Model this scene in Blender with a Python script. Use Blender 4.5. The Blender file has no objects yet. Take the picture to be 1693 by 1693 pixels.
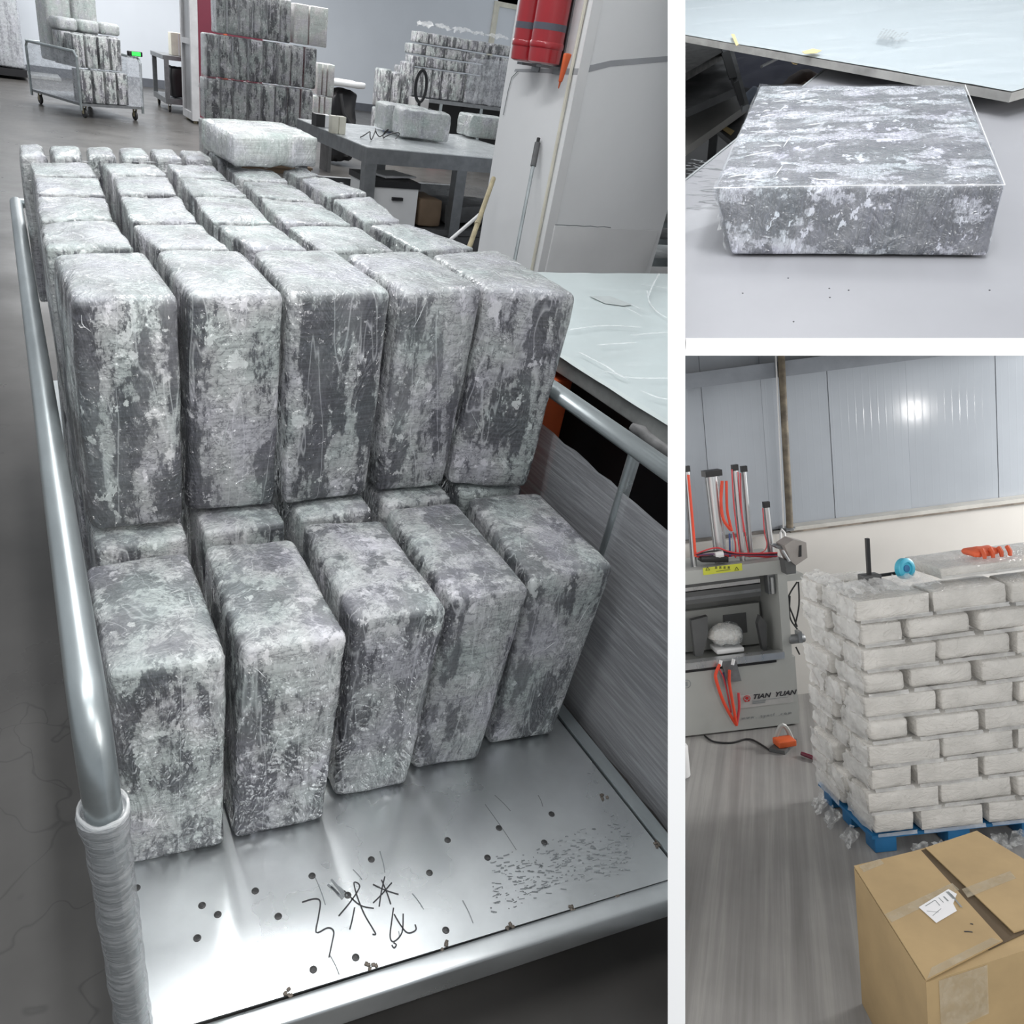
import bpy, bmesh, math, random
from mathutils import Vector, Matrix, noise
random.seed(7)
scene = bpy.context.scene
# ------------------------------------------------------------------ camera
# One lens looks into three separate places (a stock room, a work table, a machine room)
# that stand side by side, divided by thin white partition boards.
F, CX, CY, W = 1240.0, 700.0, 846.5, 1693.0
R1 = Matrix(((0.8926458818719486, -0.43243249056460886, 0.12722213125469103), (-0.12865357127345398, -0.5149168742331633, -0.8475310444027108), (0.4320087825212384, 0.7401775150136979, -0.5152724115363432)))
C1 = Vector((-0.041095128648979316, -1.01813115560846, 1.306690620806016))
R2 = Matrix(((0.9126482465963697, 0.38109173135358826, -0.14779130650471256), (0.14782577152610937, -0.6448328395629617, -0.7498920924316336), (-0.38107836366967346, 0.662540339385239, -0.6448407395843967)))
C2 = Vector((0.09237217106530993, -1.3462596391878217, 0.5757404875144658))
R3 = Matrix(((0.9908816935458451, 0.02417052332982282, -0.13254906713239567), (-0.12787125770659266, -0.14128496362008147, -0.981675863259296), (-0.042454809483025754, 0.9896738578215111, -0.13690596880680928)))
C3 = Vector((-2.0400366337876847, -3.9063598307480905, 2.635153851757169))
RC = {1: (R1, C1), 2: (R2, C2), 3: (R3, C3)}
def cam2world(s=1):
    R, C = RC[s]
    return Matrix.Translation(C) @ R.transposed().to_4x4()
# each place's own upright frame -> world
MS = {s: cam2world(1) @ cam2world(s).inverted() for s in (1, 2, 3)}
cam_d = bpy.data.cameras.new('camera'); cam = bpy.data.objects.new('camera', cam_d)
scene.collection.objects.link(cam); scene.camera = cam
cam_d.sensor_width = 36.0; cam_d.lens = F / W * 36.0; cam_d.shift_x = (W / 2 - CX) / W
cam_d.clip_start = 0.02; cam_d.clip_end = 100
cam.matrix_world = cam2world(1) @ Matrix.Diagonal((1, -1, -1, 1))
# ------------------------------------------------------------------ light
world = bpy.data.worlds.new('world'); scene.world = world; world.use_nodes = True
bg = world.node_tree.nodes['Background']; bg.inputs[0].default_value = (0.90, 0.95, 1.0, 1); bg.inputs[1].default_value = 0.50
def area(name, loc, target, sx, sy, power, col=(1, 1, 1), s=1):
    d = bpy.data.lights.new(name, 'AREA'); d.shape = 'RECTANGLE'; d.size = sx; d.size_y = sy; d.energy = power; d.color = col
    o = bpy.data.objects.new(name, d); scene.collection.objects.link(o)
    l = MS[s] @ Vector(loc); t = MS[s] @ Vector(target)
    o.matrix_world = Matrix.Translation(l) @ (t - l).to_track_quat('-Z', 'Y').to_matrix().to_4x4()
    return o
area('ceiling_tube_cart', (0.2, 2.3, 3.0), (0.35, 0.9, 0.6), 0.14, 1.3, 22)
area('ceiling_tube_cart_b', (0.50, 1.25, 3.0), (0.45, 0.4, 0.3), 0.16, 1.3, 24)
area('ceiling_tube_aisle', (-0.15, -0.3, 3.0), (0.35, 0.0, 0.3), 0.14, 1.3, 19)
area('ceiling_tube_front', (0.3, -1.7, 2.9), (0.4, 0.0, 0.4), 1.3, 0.14, 16)
area('fill_light_right', (0.85, -0.15, 3.0), (2.0, 1.9, 0.9), 0.16, 1.3, 30)  # unseen fill, added to brighten the column and right-hand packs
area('ceiling_lamp_back', (3.0, 9.0, 3.4), (3.0, 9.0, 0), 2.5, 3.5, 250)
area('ceiling_lamp_far', (2.0, 14.5, 3.4), (2.0, 14.5, 0), 5.0, 2.5, 320)
area('fill_light_column', (1.75, 0.75, 3.1), (2.1, 2.0, 0.9), 0.3, 1.3, 24)  # added light, aimed to whiten the column's front face
area('bench_tube', (-0.10, 1.05, 1.6), (0.12, 0.25, 0), 0.10, 0.9, 2.6, (0.93, 0.97, 1), s=2)
area('bench_glare_light', (-0.45, 4.2, 1.55), (0.1, 0.4, 0.1), 1.2, 0.14, 2.6, (0.93, 0.97, 1), s=2)  # unseen light added far back to throw glare on the pack film
area('machine_room_lamp', (0.6, -4.7, 2.5), (0.6, 0.8, 0.5), 1.6, 0.6, 78, (1, 0.97, 0.93), s=3)
area('machine_room_side_fill', (4.7, 0.9, 2.2), (0.3, 0.2, 0.5), 1.4, 0.6, 190, (1, 0.98, 0.95), s=3)  # added out-of-view fill, lights the room beneath the dividing board
_w = Vector((0, 0, 0))
def _wallpt(x, y, v):
    d = R3.transposed() @ Vector(((x - CX) / F, (y - CY) / F, 1)); return C3 + d * ((v - C3.y) / d.y)
_w = _wallpt(1512, 678, 2.32)
area('machine_room_bulb', (2 * _w.x - C3.x, C3.y - .02, 2 * _w.z - C3.z), _w, 0.2, 0.2, 12, (1, 0.98, 0.95), s=3)
scene.view_settings.view_transform = 'Standard'; scene.view_settings.look = 'None'
scene.view_settings.gamma = 1; scene.view_settings.exposure = 0.0; scene.view_settings.use_curve_mapping = False
cy = scene.cycles; cy.max_bounces = 6; cy.diffuse_bounces = 3; cy.glossy_bounces = 3; cy.transmission_bounces = 2; cy.transparent_max_bounces = 8
# ------------------------------------------------------------------ pixel -> place
def ray(s, x, y):
    R, C = RC[s]
    return C, R.transposed() @ Vector(((x - CX) / F, (y - CY) / F, 1))
def onplane(s, x, y, axis, val):
    C, d = ray(s, x, y); t = (val - C[axis]) / d[axis]
    return C + d * t
def Z1(x, y, z): return onplane(1, x, y, 2, z)
def Y1(x, y, v): return onplane(1, x, y, 1, v)
def X1(x, y, v): return onplane(1, x, y, 0, v)
def Z2(x, y, z): return onplane(2, x, y, 2, z)
def Z3(x, y, z): return onplane(3, x, y, 2, z)
def Y3(x, y, v): return onplane(3, x, y, 1, v)
# ------------------------------------------------------------------ mesh helpers
class MB:
    def __init__(self): self.v = []; self.f = []; self.cap = {}; self.smooth = True; self.mi = []
    def add(self, vs, fs):
        b = len(self.v); self.v += [Vector(v) for v in vs]; self.f += [tuple(i + b for i in f) for f in fs]; return self
    def hexa(self, c):
        return self.add(c, [(0, 3, 2, 1), (4, 5, 6, 7), (0, 1, 5, 4), (1, 2, 6, 5), (2, 3, 7, 6), (3, 0, 4, 7)])
    def box(self, x0, x1, y0, y1, z0, z1):
        return self.hexa([(x0, y0, z0), (x1, y0, z0), (x1, y1, z0), (x0, y1, z0), (x0, y0, z1), (x1, y0, z1), (x1, y1, z1), (x0, y1, z1)])
    def bar(self, a, b, w, h, up=(0, 0, 1)):
        a = Vector(a); b = Vector(b); d = (b - a).normalized(); u = Vector(up); s = d.cross(u)
        if s.length < 1e-4: s = d.cross(Vector((1, 0, 0)))
        s.normalize(); u = s.cross(d).normalized(); s *= w / 2; u *= h / 2
        return self.hexa([a - s - u, a + s - u, b + s - u, b - s - u, a - s + u, a + s + u, b + s + u, b - s + u])
    def tube(self, pts, r, n=10, caps=True):
        pts = [Vector(p) for p in pts]; rr = r if isinstance(r, (list, tuple)) else [r] * len(pts)
        vs = []; fs = []; up = None
        for i, p in enumerate(pts):
            d = (pts[min(i + 1, len(pts) - 1)] - pts[max(i - 1, 0)]).normalized()
            if up is None: up = d.orthogonal().normalized()
            up = (up - d * up.dot(d)).normalized(); s = d.cross(up)
            for k in range(n):
                a = 2 * math.pi * k / n; vs.append(p + (up * math.cos(a) + s * math.sin(a)) * rr[i])
        for i in range(len(pts) - 1):
            for k in range(n):
                k2 = (k + 1) % n; fs.append((i * n + k, i * n + k2, (i + 1) * n + k2, (i + 1) * n + k))
        if caps:
            fs.append(tuple(range(n))[::-1]); fs.append(tuple(range((len(pts) - 1) * n, len(pts) * n)))
        return self.add(vs, fs)
    def lathe(self, prof, c, n=20, ax=None):
        # prof: (radius, height) pairs about +z (or axis ax) at c
        c = Vector(c); q = Vector((0, 0, 1)).rotation_difference(Vector(ax).normalized()) if ax else None
        vs = []; fs = []
        for r, h in prof:
            for k in range(n):
                a = 2 * math.pi * k / n; p = Vector((r * math.cos(a), r * math.sin(a), h))
                vs.append(c + (q @ p if q else p))
        for i in range(len(prof) - 1):
            for k in range(n):
                k2 = (k + 1) % n; fs.append((i * n + k, i * n + k2, (i + 1) * n + k2, (i + 1) * n + k))
        fs.append(tuple(range(n))[::-1]); fs.append(tuple(range((len(prof) - 1) * n, len(prof) * n)))
        return self.add(vs, fs)
    def prism(self, poly, ext):
        n = len(poly); e = Vector(ext); p = [Vector(q) for q in poly]
        return self.add(p + [q + e for q in p], [tuple(range(n))[::-1], tuple(range(n, 2 * n))] + [(i, (i + 1) % n, n + (i + 1) % n, n + i) for i in range(n)])
    def ribbon(self, pts, w, nrm, t=0.0):
        nrm = Vector(nrm).normalized(); pts = [Vector(p) for p in pts]; vs = []; fs = []
        for i, p in enumerate(pts):
            d = (pts[min(i + 1, len(pts) - 1)] - pts[max(i - 1, 0)]).normalized(); s = d.cross(nrm).normalized() * w / 2
            vs += [p - s, p + s]
        for i in range(len(pts) - 1): fs.append((2 * i, 2 * i + 1, 2 * i + 3, 2 * i + 2))
        return self.add(vs, fs)
    def sheet(self, c4, nx, ny, amp=0.0, freq=8, seed=0, rag=0.0, oct=3):
        a, b, c, d = [Vector(p) for p in c4]; nrm = (b - a).cross(d - a).normalized(); vs = []
        for j in range(ny + 1):
            for i in range(nx + 1):
                u = i / nx; v = j / ny
                if rag:
                    if i in (0, nx): u += rag * noise.noise(Vector((seed, j * .9, 3)))
                    if j in (0, ny): v += rag * noise.noise(Vector((seed, i * .9, 7)))
                p = (a * (1 - u) + b * u) * (1 - v) + (d * (1 - u) + c * u) * v
                q = p * freq + Vector((seed * 3.1, seed * 1.7, seed))
                h = sum((1 - abs(noise.noise(q * 2 ** o)) * 2) * .5 ** o for o in range(oct))
                vs.append(p + nrm * amp * h)
        return self.add(vs, [(j * (nx + 1) + i, j * (nx + 1) + i + 1, (j + 1) * (nx + 1) + i + 1, (j + 1) * (nx + 1) + i) for j in range(ny) for i in range(nx)])
    def soft(self, c8, r=0.015, n=(3, 3, 5), amp=0.002, freq=14, bulge=0.004, seed=0, fine=1, fit=.62):
        c = [Vector(p) for p in c8]
        w = ((c[1] - c[0]).length + (c[5] - c[4]).length) / 2; d = ((c[3] - c[0]).length + (c[7] - c[4]).length) / 2; h = ((c[4] - c[0]).length + (c[6] - c[2]).length) / 2
        def lines(L, m):
            rr = min(r, L * .45)
            e = [0, rr * .3, rr] if fine else [0, rr]
            return e + [rr + (L - 2 * rr) * k / (m + 1) for k in range(1, m + 1)] + [L - x for x in e[::-1]]
        X, Y, Zs = lines(w, n[0]), lines(d, n[1]), lines(h, n[2]); idx = {}; b = len(self.v); half = Vector((w / 2, d / 2, h / 2)); rr = min(r, min(w, d, h) * .45); inset = fit * (.85 * bulge + 1.1 * amp)
        def vert(i, j, k):
            key = (i, j, k)
            if key in idx: return idx[key]
            p = Vector((X[i], Y[j], Zs[k])) - half
            q = Vector(max(-(half[a] - rr), min(half[a] - rr, p[a])) for a in range(3)); o = p - q
            dirn = o.normalized() if o.length > 1e-9 else Vector((0, 0, 1))
            m = q + dirn * rr
            u, v, t = [(m[a] + half[a]) / (2 * half[a]) for a in range(3)]
            su = [math.sin(math.pi * max(0, min(1, x))) for x in (u, v, t)]
            bl = bulge * max(su[1] * su[2] * abs(dirn.x), su[0] * su[2] * abs(dirn.y), su[0] * su[1] * abs(dirn.z))
            if dirn.z < -.5: bl = 0.0
            nz = amp * (noise.noise(m * freq + Vector((seed * 7.3, seed * 3.7, seed))) + .5 * noise.noise(m * freq * 2.3 + Vector((seed, 9, seed * 5.1))))
            m = m + dirn * (bl + nz - inset)
            u, v, t = [(m[a] + half[a]) / (2 * half[a]) for a in range(3)]
            bot = (c[0] * (1 - u) + c[1] * u) * (1 - v) + (c[3] * (1 - u) + c[2] * u) * v
            top = (c[4] * (1 - u) + c[5] * u) * (1 - v) + (c[7] * (1 - u) + c[6] * u) * v
            idx[key] = len(self.v); self.v.append(bot * (1 - t) + top * t)
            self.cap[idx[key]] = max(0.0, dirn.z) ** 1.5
            return idx[key]
        nx, ny, nz_ = len(X) - 1, len(Y) - 1, len(Zs) - 1
        for i in range(nx):
            for j in range(ny):
                self.f.append((vert(i, j, 0), vert(i, j + 1, 0), vert(i + 1, j + 1, 0), vert(i + 1, j, 0)))
                self.f.append((vert(i, j, nz_), vert(i + 1, j, nz_), vert(i + 1, j + 1, nz_), vert(i, j + 1, nz_)))
        for i in range(nx):
            for k in range(nz_):
                self.f.append((vert(i, 0, k), vert(i + 1, 0, k), vert(i + 1, 0, k + 1), vert(i, 0, k + 1)))
                self.f.append((vert(i, ny, k), vert(i, ny, k + 1), vert(i + 1, ny, k + 1), vert(i + 1, ny, k)))
        for j in range(ny):
            for k in range(nz_):
                self.f.append((vert(0, j, k), vert(0, j, k + 1), vert(0, j + 1, k + 1), vert(0, j + 1, k)))
                self.f.append((vert(nx, j, k), vert(nx, j + 1, k), vert(nx, j + 1, k + 1), vert(nx, j, k + 1)))
        return self
    def mesh(self, name, origin, m, flat=False, ang=35):
        me = bpy.data.meshes.new(name); o = Vector(origin)
        me.from_pydata([v - o for v in self.v], [], self.f); me.update()
        if self.cap:
            at = me.attributes.new('cap', 'FLOAT', 'POINT')
            for i, val in self.cap.items(): at.data[i].value = val
        if not flat:
            me.polygons.foreach_set('use_smooth', [True] * len(me.polygons))
            me.set_sharp_from_angle(angle=math.radians(ang))
        if m: me.materials.append(m)
        return me
def cbox(x0, x1, y0, y1, z0, z1):
    return [(x0, y0, z0), (x1, y0, z0), (x1, y1, z0), (x0, y1, z0), (x0, y0, z1), (x1, y0, z1), (x1, y1, z1), (x0, y1, z1)]
def ybox(cx, cy, z0, w, d, h, yaw=0, lean=(0, 0)):
    cs, sn = math.cos(yaw), math.sin(yaw); out = []
    for z in (0, h):
        for (x, y) in ((-w / 2, -d / 2), (w / 2, -d / 2), (w / 2, d / 2), (-w / 2, d / 2)):
            out.append((cx + x * cs - y * sn + lean[0] * z, cy + x * sn + y * cs + lean[1] * z, z0 + z))
    return out
LINK = scene.collection.objects.link
SET = {}
def props(o, label=None, cat=None, group=None, kind=None):
    if label: o['label'] = label
    if cat: o['category'] = cat
    if group: o['group'] = group
    if kind: o['kind'] = kind
    return o
def base_of(mb):
    xs = [v.x for v in mb.v]; ys = [v.y for v in mb.v]; return Vector(((min(xs) + max(xs)) / 2, (min(ys) + max(ys)) / 2, min(v.z for v in mb.v)))
def solo(name, mb, m, label=None, cat=None, s=1, group=None, kind=None, flat=False, ang=35):
    o0 = base_of(mb); o = bpy.data.objects.new(name, mb.mesh(name, o0, m, flat, ang)); LINK(o)
    o.matrix_world = MS[s] @ Matrix.Translation(o0); SET[o.name] = s; o['_b'] = list(o0)
    return props(o, label, cat, group, kind)
def struct(name, mb, m, s=1, flat=False): return solo(name, mb, m, s=s, kind='structure', flat=flat)
class Thing:
    def __init__(self, name, label, cat, loc, s=1, group=None, kind=None):
        self.s = s; self.loc = Vector(loc); self.o = bpy.data.objects.new(name, None); LINK(self.o); self.o.empty_display_size = .1
        self.o.matrix_world = MS[s] @ Matrix.Translation(self.loc); props(self.o, label, cat, group, kind)
    def part(self, name, mb, m, parent=None, label=None, flat=False, kind=None, ang=35):
        o = bpy.data.objects.new(name, mb.mesh(name, self.loc, m, flat, ang)); LINK(o)
        o.parent = parent or self.o; SET[o.name] = self.s
        return props(o, label, kind=kind)
def piece(parent_obj, name, mb, m, flat=True, label=None, kind=None):
    """a part of a single-mesh thing / piece of the setting"""
    o = bpy.data.objects.new(name, mb.mesh(name, Vector(parent_obj['_b']), m, flat)); LINK(o); o.parent = parent_obj
    SET[o.name] = SET[parent_obj.name]
    return props(o, label, kind=kind)
# ------------------------------------------------------------------ materials
def nmat(name):
    m = bpy.data.materials.new(name); m.use_nodes = True; nt = m.node_tree; b = nt.nodes['Principled BSDF']
    return m, nt, b
def N(nt, t, **k):
    n = nt.nodes.new('ShaderNode' + t)
    for a, v in k.items():
        if hasattr(n, a): setattr(n, a, v)
        else: n.inputs[a].default_value = v
    return n
def ramp(nt, fac, stops):
    r = nt.nodes.new('ShaderNodeValToRGB'); e = r.color_ramp.elements
    while len(e) < len(stops): e.new(.5)
    for i, (p, c) in enumerate(stops):
        e[i].position = p; e[i].color = (c, c, c, 1) if isinstance(c, (int, float)) else (*c, 1)
    nt.links.new(fac, r.inputs[0]); return r.outputs[0]
def coords(nt, scale=(1, 1, 1), rnd=True, rot=(0, 0, 0)):
    tc = N(nt, 'TexCoord'); mp = N(nt, 'Mapping'); mp.inputs['Scale'].default_value = scale; mp.inputs['Rotation'].default_value = rot
    src = tc.outputs['Object']
    if rnd:
        oi = N(nt, 'ObjectInfo'); mu = N(nt, 'VectorMath', operation='SCALE'); cb = N(nt, 'CombineXYZ')
        for i in range(3): nt.links.new(oi.outputs['Random'], cb.inputs[i])
        nt.links.new(cb.outputs[0], mu.inputs[0]); mu.inputs['Scale'].default_value = 37.0
        ad = N(nt, 'VectorMath', operation='ADD'); nt.links.new(src, ad.inputs[0]); nt.links.new(mu.outputs[0], ad.inputs[1]); src = ad.outputs[0]
    nt.links.new(src, mp.inputs[0]); return mp.outputs[0]
def nz(nt, vec, scale, detail=5, rough=.6, dist=0.0):
    n = N(nt, 'TexNoise'); n.inputs['Scale'].default_value = scale; n.inputs['Detail'].default_value = detail; n.inputs['Roughness'].default_value = rough; n.inputs['Distortion'].default_value = dist
    nt.links.new(vec, n.inputs['Vector']); return n.outputs['Fac']
def mixc(nt, fac, a, b, mode='MIX'):
    m = N(nt, 'Mix', data_type='RGBA', blend_type=mode)
    for v, i in ((fac, 0), (a, 6), (b, 7)):
        if isinstance(v, (int, float)): m.inputs[i].default_value = v
        elif isinstance(v, tuple): m.inputs[i].default_value = (*v, 1)
        else: nt.links.new(v, m.inputs[i])
    return m.outputs[2]
def mth(nt, op, a, b=0.0):
    m = N(nt, 'Math', operation=op)
    for v, i in ((a, 0), (b, 1)):
        if isinstance(v, (int, float)): m.inputs[i].default_value = v
        else: nt.links.new(v, m.inputs[i])
    return m.outputs[0]
def bump(nt, h, strength, dist=.01, prev=None):
    b = N(nt, 'Bump'); b.inputs['Strength'].default_value = strength; b.inputs['Distance'].default_value = dist; nt.links.new(h, b.inputs['Height'])
    if prev is not None: nt.links.new(prev, b.inputs['Normal'])
    return b.outputs[0]
def plain(name, col, rough=.5, metal=0.0, var=.12, vs=6.0, coat=0.0, bmp=0.0, bs=40, spec=.5, rnd=True, emit=None):
    m, nt, b = nmat(name); v = coords(nt, rnd=rnd); n = nz(nt, v, vs, 5)
    f = ramp(nt, n, [(.3, 1 - var), (.7, 1 + var)]); nt.links.new(mixc(nt, 1.0, tuple(col), f, 'MULTIPLY'), b.inputs['Base Color'])
    b.inputs['Roughness'].default_value = rough; b.inputs['Metallic'].default_value = metal; b.inputs['Coat Weight'].default_value = coat; b.inputs['Specular IOR Level'].default_value = spec
    if bmp: nt.links.new(bump(nt, nz(nt, v, bs, 4), bmp, .004), b.inputs['Normal'])
    if emit: b.inputs['Emission Color'].default_value = (*emit[0], 1); b.inputs['Emission Strength'].default_value = emit[1]
    return m
def pack_mat(name, light=(.52, .53, .53), dark=(.040, .041, .048), bias=0.0, axis='Z', capc=(.40, .43, .43), capk=.75, wr=1.0, haze=.06, white=.72, soft=0.0, iso=1.0, hzk=.30, fold=.55):
    m, nt, b = nmat(name)
    def sc(a, l): return (a, a, l * iso) if axis == 'Z' else (l * iso, a, a)     # across, along the pack's long axis
    band = nz(nt, coords(nt, sc(1, .05)), 17, 2, .5)
    blot = nz(nt, coords(nt, sc(1, .34)), 19, 7, .68, .12)
    fine = nz(nt, coords(nt, sc(1, .7)), 85, 3, .72, .3)
    comb = nz(nt, coords(nt, sc(.06, 4.0)), 70, 2, .5)
    s = mth(nt, 'ADD', mth(nt, 'MULTIPLY', blot, 1.0), mth(nt, 'MULTIPLY', band, .55)); s = mth(nt, 'ADD', s, mth(nt, 'MULTIPLY', fine, .20)); s = mth(nt, 'ADD', s, bias - .365)
    mask = ramp(nt, s, [(.44, 0.0), (.478 - soft, .12), (.492, .62), (.52 + soft, .85), (.60, 1.0)])
    sp = nz(nt, coords(nt, sc(1, .8)), 30, 5, .66, .25); splash = ramp(nt, mth(nt, 'ADD', sp, mth(nt, 'MULTIPLY', blot, .45)), [(.835, 0.0), (.852, 1.0)])
    ck = nz(nt, coords(nt, sc(.7, 1.5)), 38, 4, .66, .3); crack = ramp(nt, mth(nt, 'ABSOLUTE', mth(nt, 'SUBTRACT', ck, .5)), [(.0, .75), (.028, 0.0)])
    tint = ramp(nt, nz(nt, coords(nt), 8, 2), [(.36, (.93, 1.0, .975)), (.5, (1, 1, 1)), (.64, (.99, .965, 1.03))])
    combm = ramp(nt, comb, [(.47, 0.0), (.56, 1.0)])
    lightv = mixc(nt, ramp(nt, fine, [(.38, 0.0), (.60, 1.0)]), tuple(c * .74 for c in light), tuple(light)); lightv = mixc(nt, mth(nt, 'MULTIPLY', combm, .34), lightv, tuple(c * .38 for c in light))
    darkv = mixc(nt, mth(nt, 'MULTIPLY', combm, .55), tuple(dark), tuple(c * 2.6 for c in dark)); darkv = mixc(nt, ramp(nt, fine, [(.52, 0.0), (.66, .6)]), darkv, tuple(c * 3.2 for c in dark))
    col = mixc(nt, mask, darkv, lightv); col = mixc(nt, crack, col, tuple(c * 1.4 for c in dark)); col = mixc(nt, mth(nt, 'MULTIPLY', splash, white), col, tuple(min(.8, c * 1.45) for c in light))
    hz_ = ramp(nt, nz(nt, coords(nt, sc(1, .22)), 12, 4, .55, .3), [(.48, 0.0), (.70, hzk)]); col = mixc(nt, hz_, col, (.56, .57, .58))
    fl_ = ramp(nt, mth(nt, 'ABSOLUTE', mth(nt, 'SUBTRACT', nz(nt, coords(nt, sc(1, .12)), 15, 3, .5, .5), .5)), [(0.0, fold), (.012, 0.0)]); col = mixc(nt, fl_, col, (.66, .67, .68))  # pale lines mixed into the colour as highlights on film folds
    col = mixc(nt, haze, col, (.45, .46, .47)); col = mixc(nt, 1.0, col, tint, 'MULTIPLY')
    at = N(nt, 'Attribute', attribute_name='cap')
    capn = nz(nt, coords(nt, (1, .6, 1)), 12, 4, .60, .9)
    capcol = mixc(nt, ramp(nt, capn, [(.34, 0.0), (.50, .55), (.66, 1.0)]), tuple(c * .60 for c in capc), tuple(min(1, c * 1.22) for c in capc)); capcol = mixc(nt, ramp(nt, mth(nt, 'ABSOLUTE', mth(nt, 'SUBTRACT', nz(nt, coords(nt), 11, 4, .55, 1.2), .5)), [(0.0, .5), (.02, 0.0)]), capcol, (.72, .74, .74)); capcol = mixc(nt, 1.0, capcol, tint, 'MULTIPLY')  # white streaks painted into the top colour for film gloss
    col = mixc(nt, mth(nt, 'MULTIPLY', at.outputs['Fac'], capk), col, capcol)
    nt.links.new(col, b.inputs['Base Color']); b.inputs['Roughness'].default_value = .5
    # the film: a wrinkled glossy coat
    w1 = nz(nt, coords(nt, sc(1, .5)), 20, 2, .5, 2.2); ridge = mth(nt, 'POWER', mth(nt, 'ABSOLUTE', mth(nt, 'SUBTRACT', w1, .5)), .6)
    w3 = nz(nt, coords(nt, sc(1, .5)), 60, 2, .5, 1.6); ridge3 = mth(nt, 'ABSOLUTE', mth(nt, 'SUBTRACT', w3, .5)); w2 = nz(nt, coords(nt, sc(1, .3)), 9, 2, .5, .8)
    hgt = mth(nt, 'ADD', mth(nt, 'ADD', mth(nt, 'MULTIPLY', ridge, -1.0), mth(nt, 'MULTIPLY', ridge3, -.7)), mth(nt, 'MULTIPLY', w2, 1.2))
    nt.links.new(bump(nt, hgt, 1.0 * wr, .030), b.inputs['Coat Normal'])
    if wr > .75: nt.links.new(bump(nt, hgt, .25 * wr, .010), b.inputs['Normal'])
    b.inputs['Coat Weight'].default_value = 1.0; b.inputs['Coat Roughness'].default_value = .07; b.inputs['Coat IOR'].default_value = 1.55
    return m
def film_mat(name, alpha=.22, streak=.4, col=(.8, .82, .84), rough=.18, scale=(1, 1, 1), wr=.5, freq=40, fade=(.42, .68), bd=.006):
    m, nt, b = nmat(name); out = nt.nodes['Material Output']
    v = coords(nt, scale); n = nz(nt, v, freq, 5, .6, .2)
    b.inputs['Base Color'].default_value = (*col, 1); b.inputs['Roughness'].default_value = rough
    nt.links.new(bump(nt, nz(nt, coords(nt, scale), freq * .7, 4, .6, .8), wr, bd), b.inputs['Normal'])
    tr = N(nt, 'BsdfTransparent'); tr.inputs[0].default_value = (.96, .97, .98, 1)
    mx = N(nt, 'MixShader'); fac = mth(nt, 'ADD', mth(nt, 'MULTIPLY', ramp(nt, n, [(fade[0], 0.0), (fade[1], 1.0)]), streak), alpha)
    nt.links.new(fac, mx.inputs[0]); nt.links.new(tr.outputs[0], mx.inputs[1]); nt.links.new(b.outputs[0], mx.inputs[2]); nt.links.new(mx.outputs[0], out.inputs[0])
    return m
def steel(name, col=(.42, .45, .46), rough=.38, sc=(1, 1, 1), var=.18, freq=14, metal=.85, bmp=.05):
    m, nt, b = nmat(name); v = coords(nt, sc); n = nz(nt, v, freq, 6, .6)
    nt.links.new(mixc(nt, 1.0, tuple(col), ramp(nt, n, [(.3, 1 - var), (.7, 1 + var)]), 'MULTIPLY'), b.inputs['Base Color'])
    nt.links.new(ramp(nt, nz(nt, v, freq * .6, 5), [(.3, rough * .75), (.75, rough * 1.3)]), b.inputs['Roughness']); b.inputs['Metallic'].default_value = metal
    nt.links.new(bump(nt, nz(nt, v, freq * 3, 3), bmp, .002), b.inputs['Normal']); return m
def floor_mat(name, col, rough, crack=0.0, sc=(1, 1, 1), var=.2):
    m, nt, b = nmat(name); v = coords(nt, sc, rnd=False); n = nz(nt, v, 1.6, 8, .62)
    c = mixc(nt, 1.0, tuple(col), ramp(nt, n, [(.3, 1 - var), (.7, 1 + var)]), 'MULTIPLY')
    if crack:
        vo = N(nt, 'TexVoronoi', feature='DISTANCE_TO_EDGE'); vo.inputs['Scale'].default_value = 1.1
        dv = N(nt, 'VectorMath', operation='ADD'); nn = N(nt, 'TexNoise'); nn.inputs['Scale'].default_value = 6; nt.links.new(v, nn.inputs['Vector'])
        nt.links.new(v, dv.inputs[0]); nt.links.new(nn.outputs['Color'], dv.inputs[1]); nt.links.new(dv.outputs[0], vo.inputs['Vector'])
        c = mixc(nt, mth(nt, 'MULTIPLY', ramp(nt, vo.outputs['Distance'], [(0.0, crack), (.009, 0.0)]), ramp(nt, nz(nt, v, .9, 2), [(.47, 0.0), (.56, 1.0)])), c, tuple(x * .4 for x in col))
    nt.links.new(c, b.inputs['Base Color']); nt.links.new(ramp(nt, nz(nt, v, 3.0, 5), [(.3, rough * .8), (.7, rough * 1.25)]), b.inputs['Roughness']); return m
M = {}
M['pack'] = pack_mat('mottled_pack', capk=.85, capc=(.365, .39, .395), bias=-.016, light=(.56, .57, .57))
M['pack_low'] = pack_mat('mottled_pack_lower', capk=.38, bias=-.008, light=(.56, .57, .57), capc=(.38, .40, .41), haze=.07)
M['pack_top'] = pack_mat('mottled_pack_pale', bias=.02, capc=(.37, .395, .40), capk=.93, wr=1.1)
M['pack_pale'] = pack_mat('pale_pack', light=(.66, .69, .67), dark=(.24, .25, .25), bias=.07, capc=(.60, .65, .63), capk=.9, wr=1.2, haze=.1, soft=.02)
M['pack_far'] = pack_mat('far_pack', light=(.60, .61, .60), dark=(.04, .04, .045), bias=.0, capc=(.42, .44, .44), wr=.7)
M['pack_white'] = pack_mat('white_pack', light=(.78, .77, .74), dark=(.60, .59, .57), bias=.1, capc=(.8, .79, .76), wr=.7, white=.2)
M['block'] = pack_mat('mottled_block', light=(.42, .43, .47), dark=(.030, .032, .040), axis='X', bias=-.055, capk=0.0, wr=.7, haze=.05, iso=2.2, hzk=.10, fold=0.0)
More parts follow.
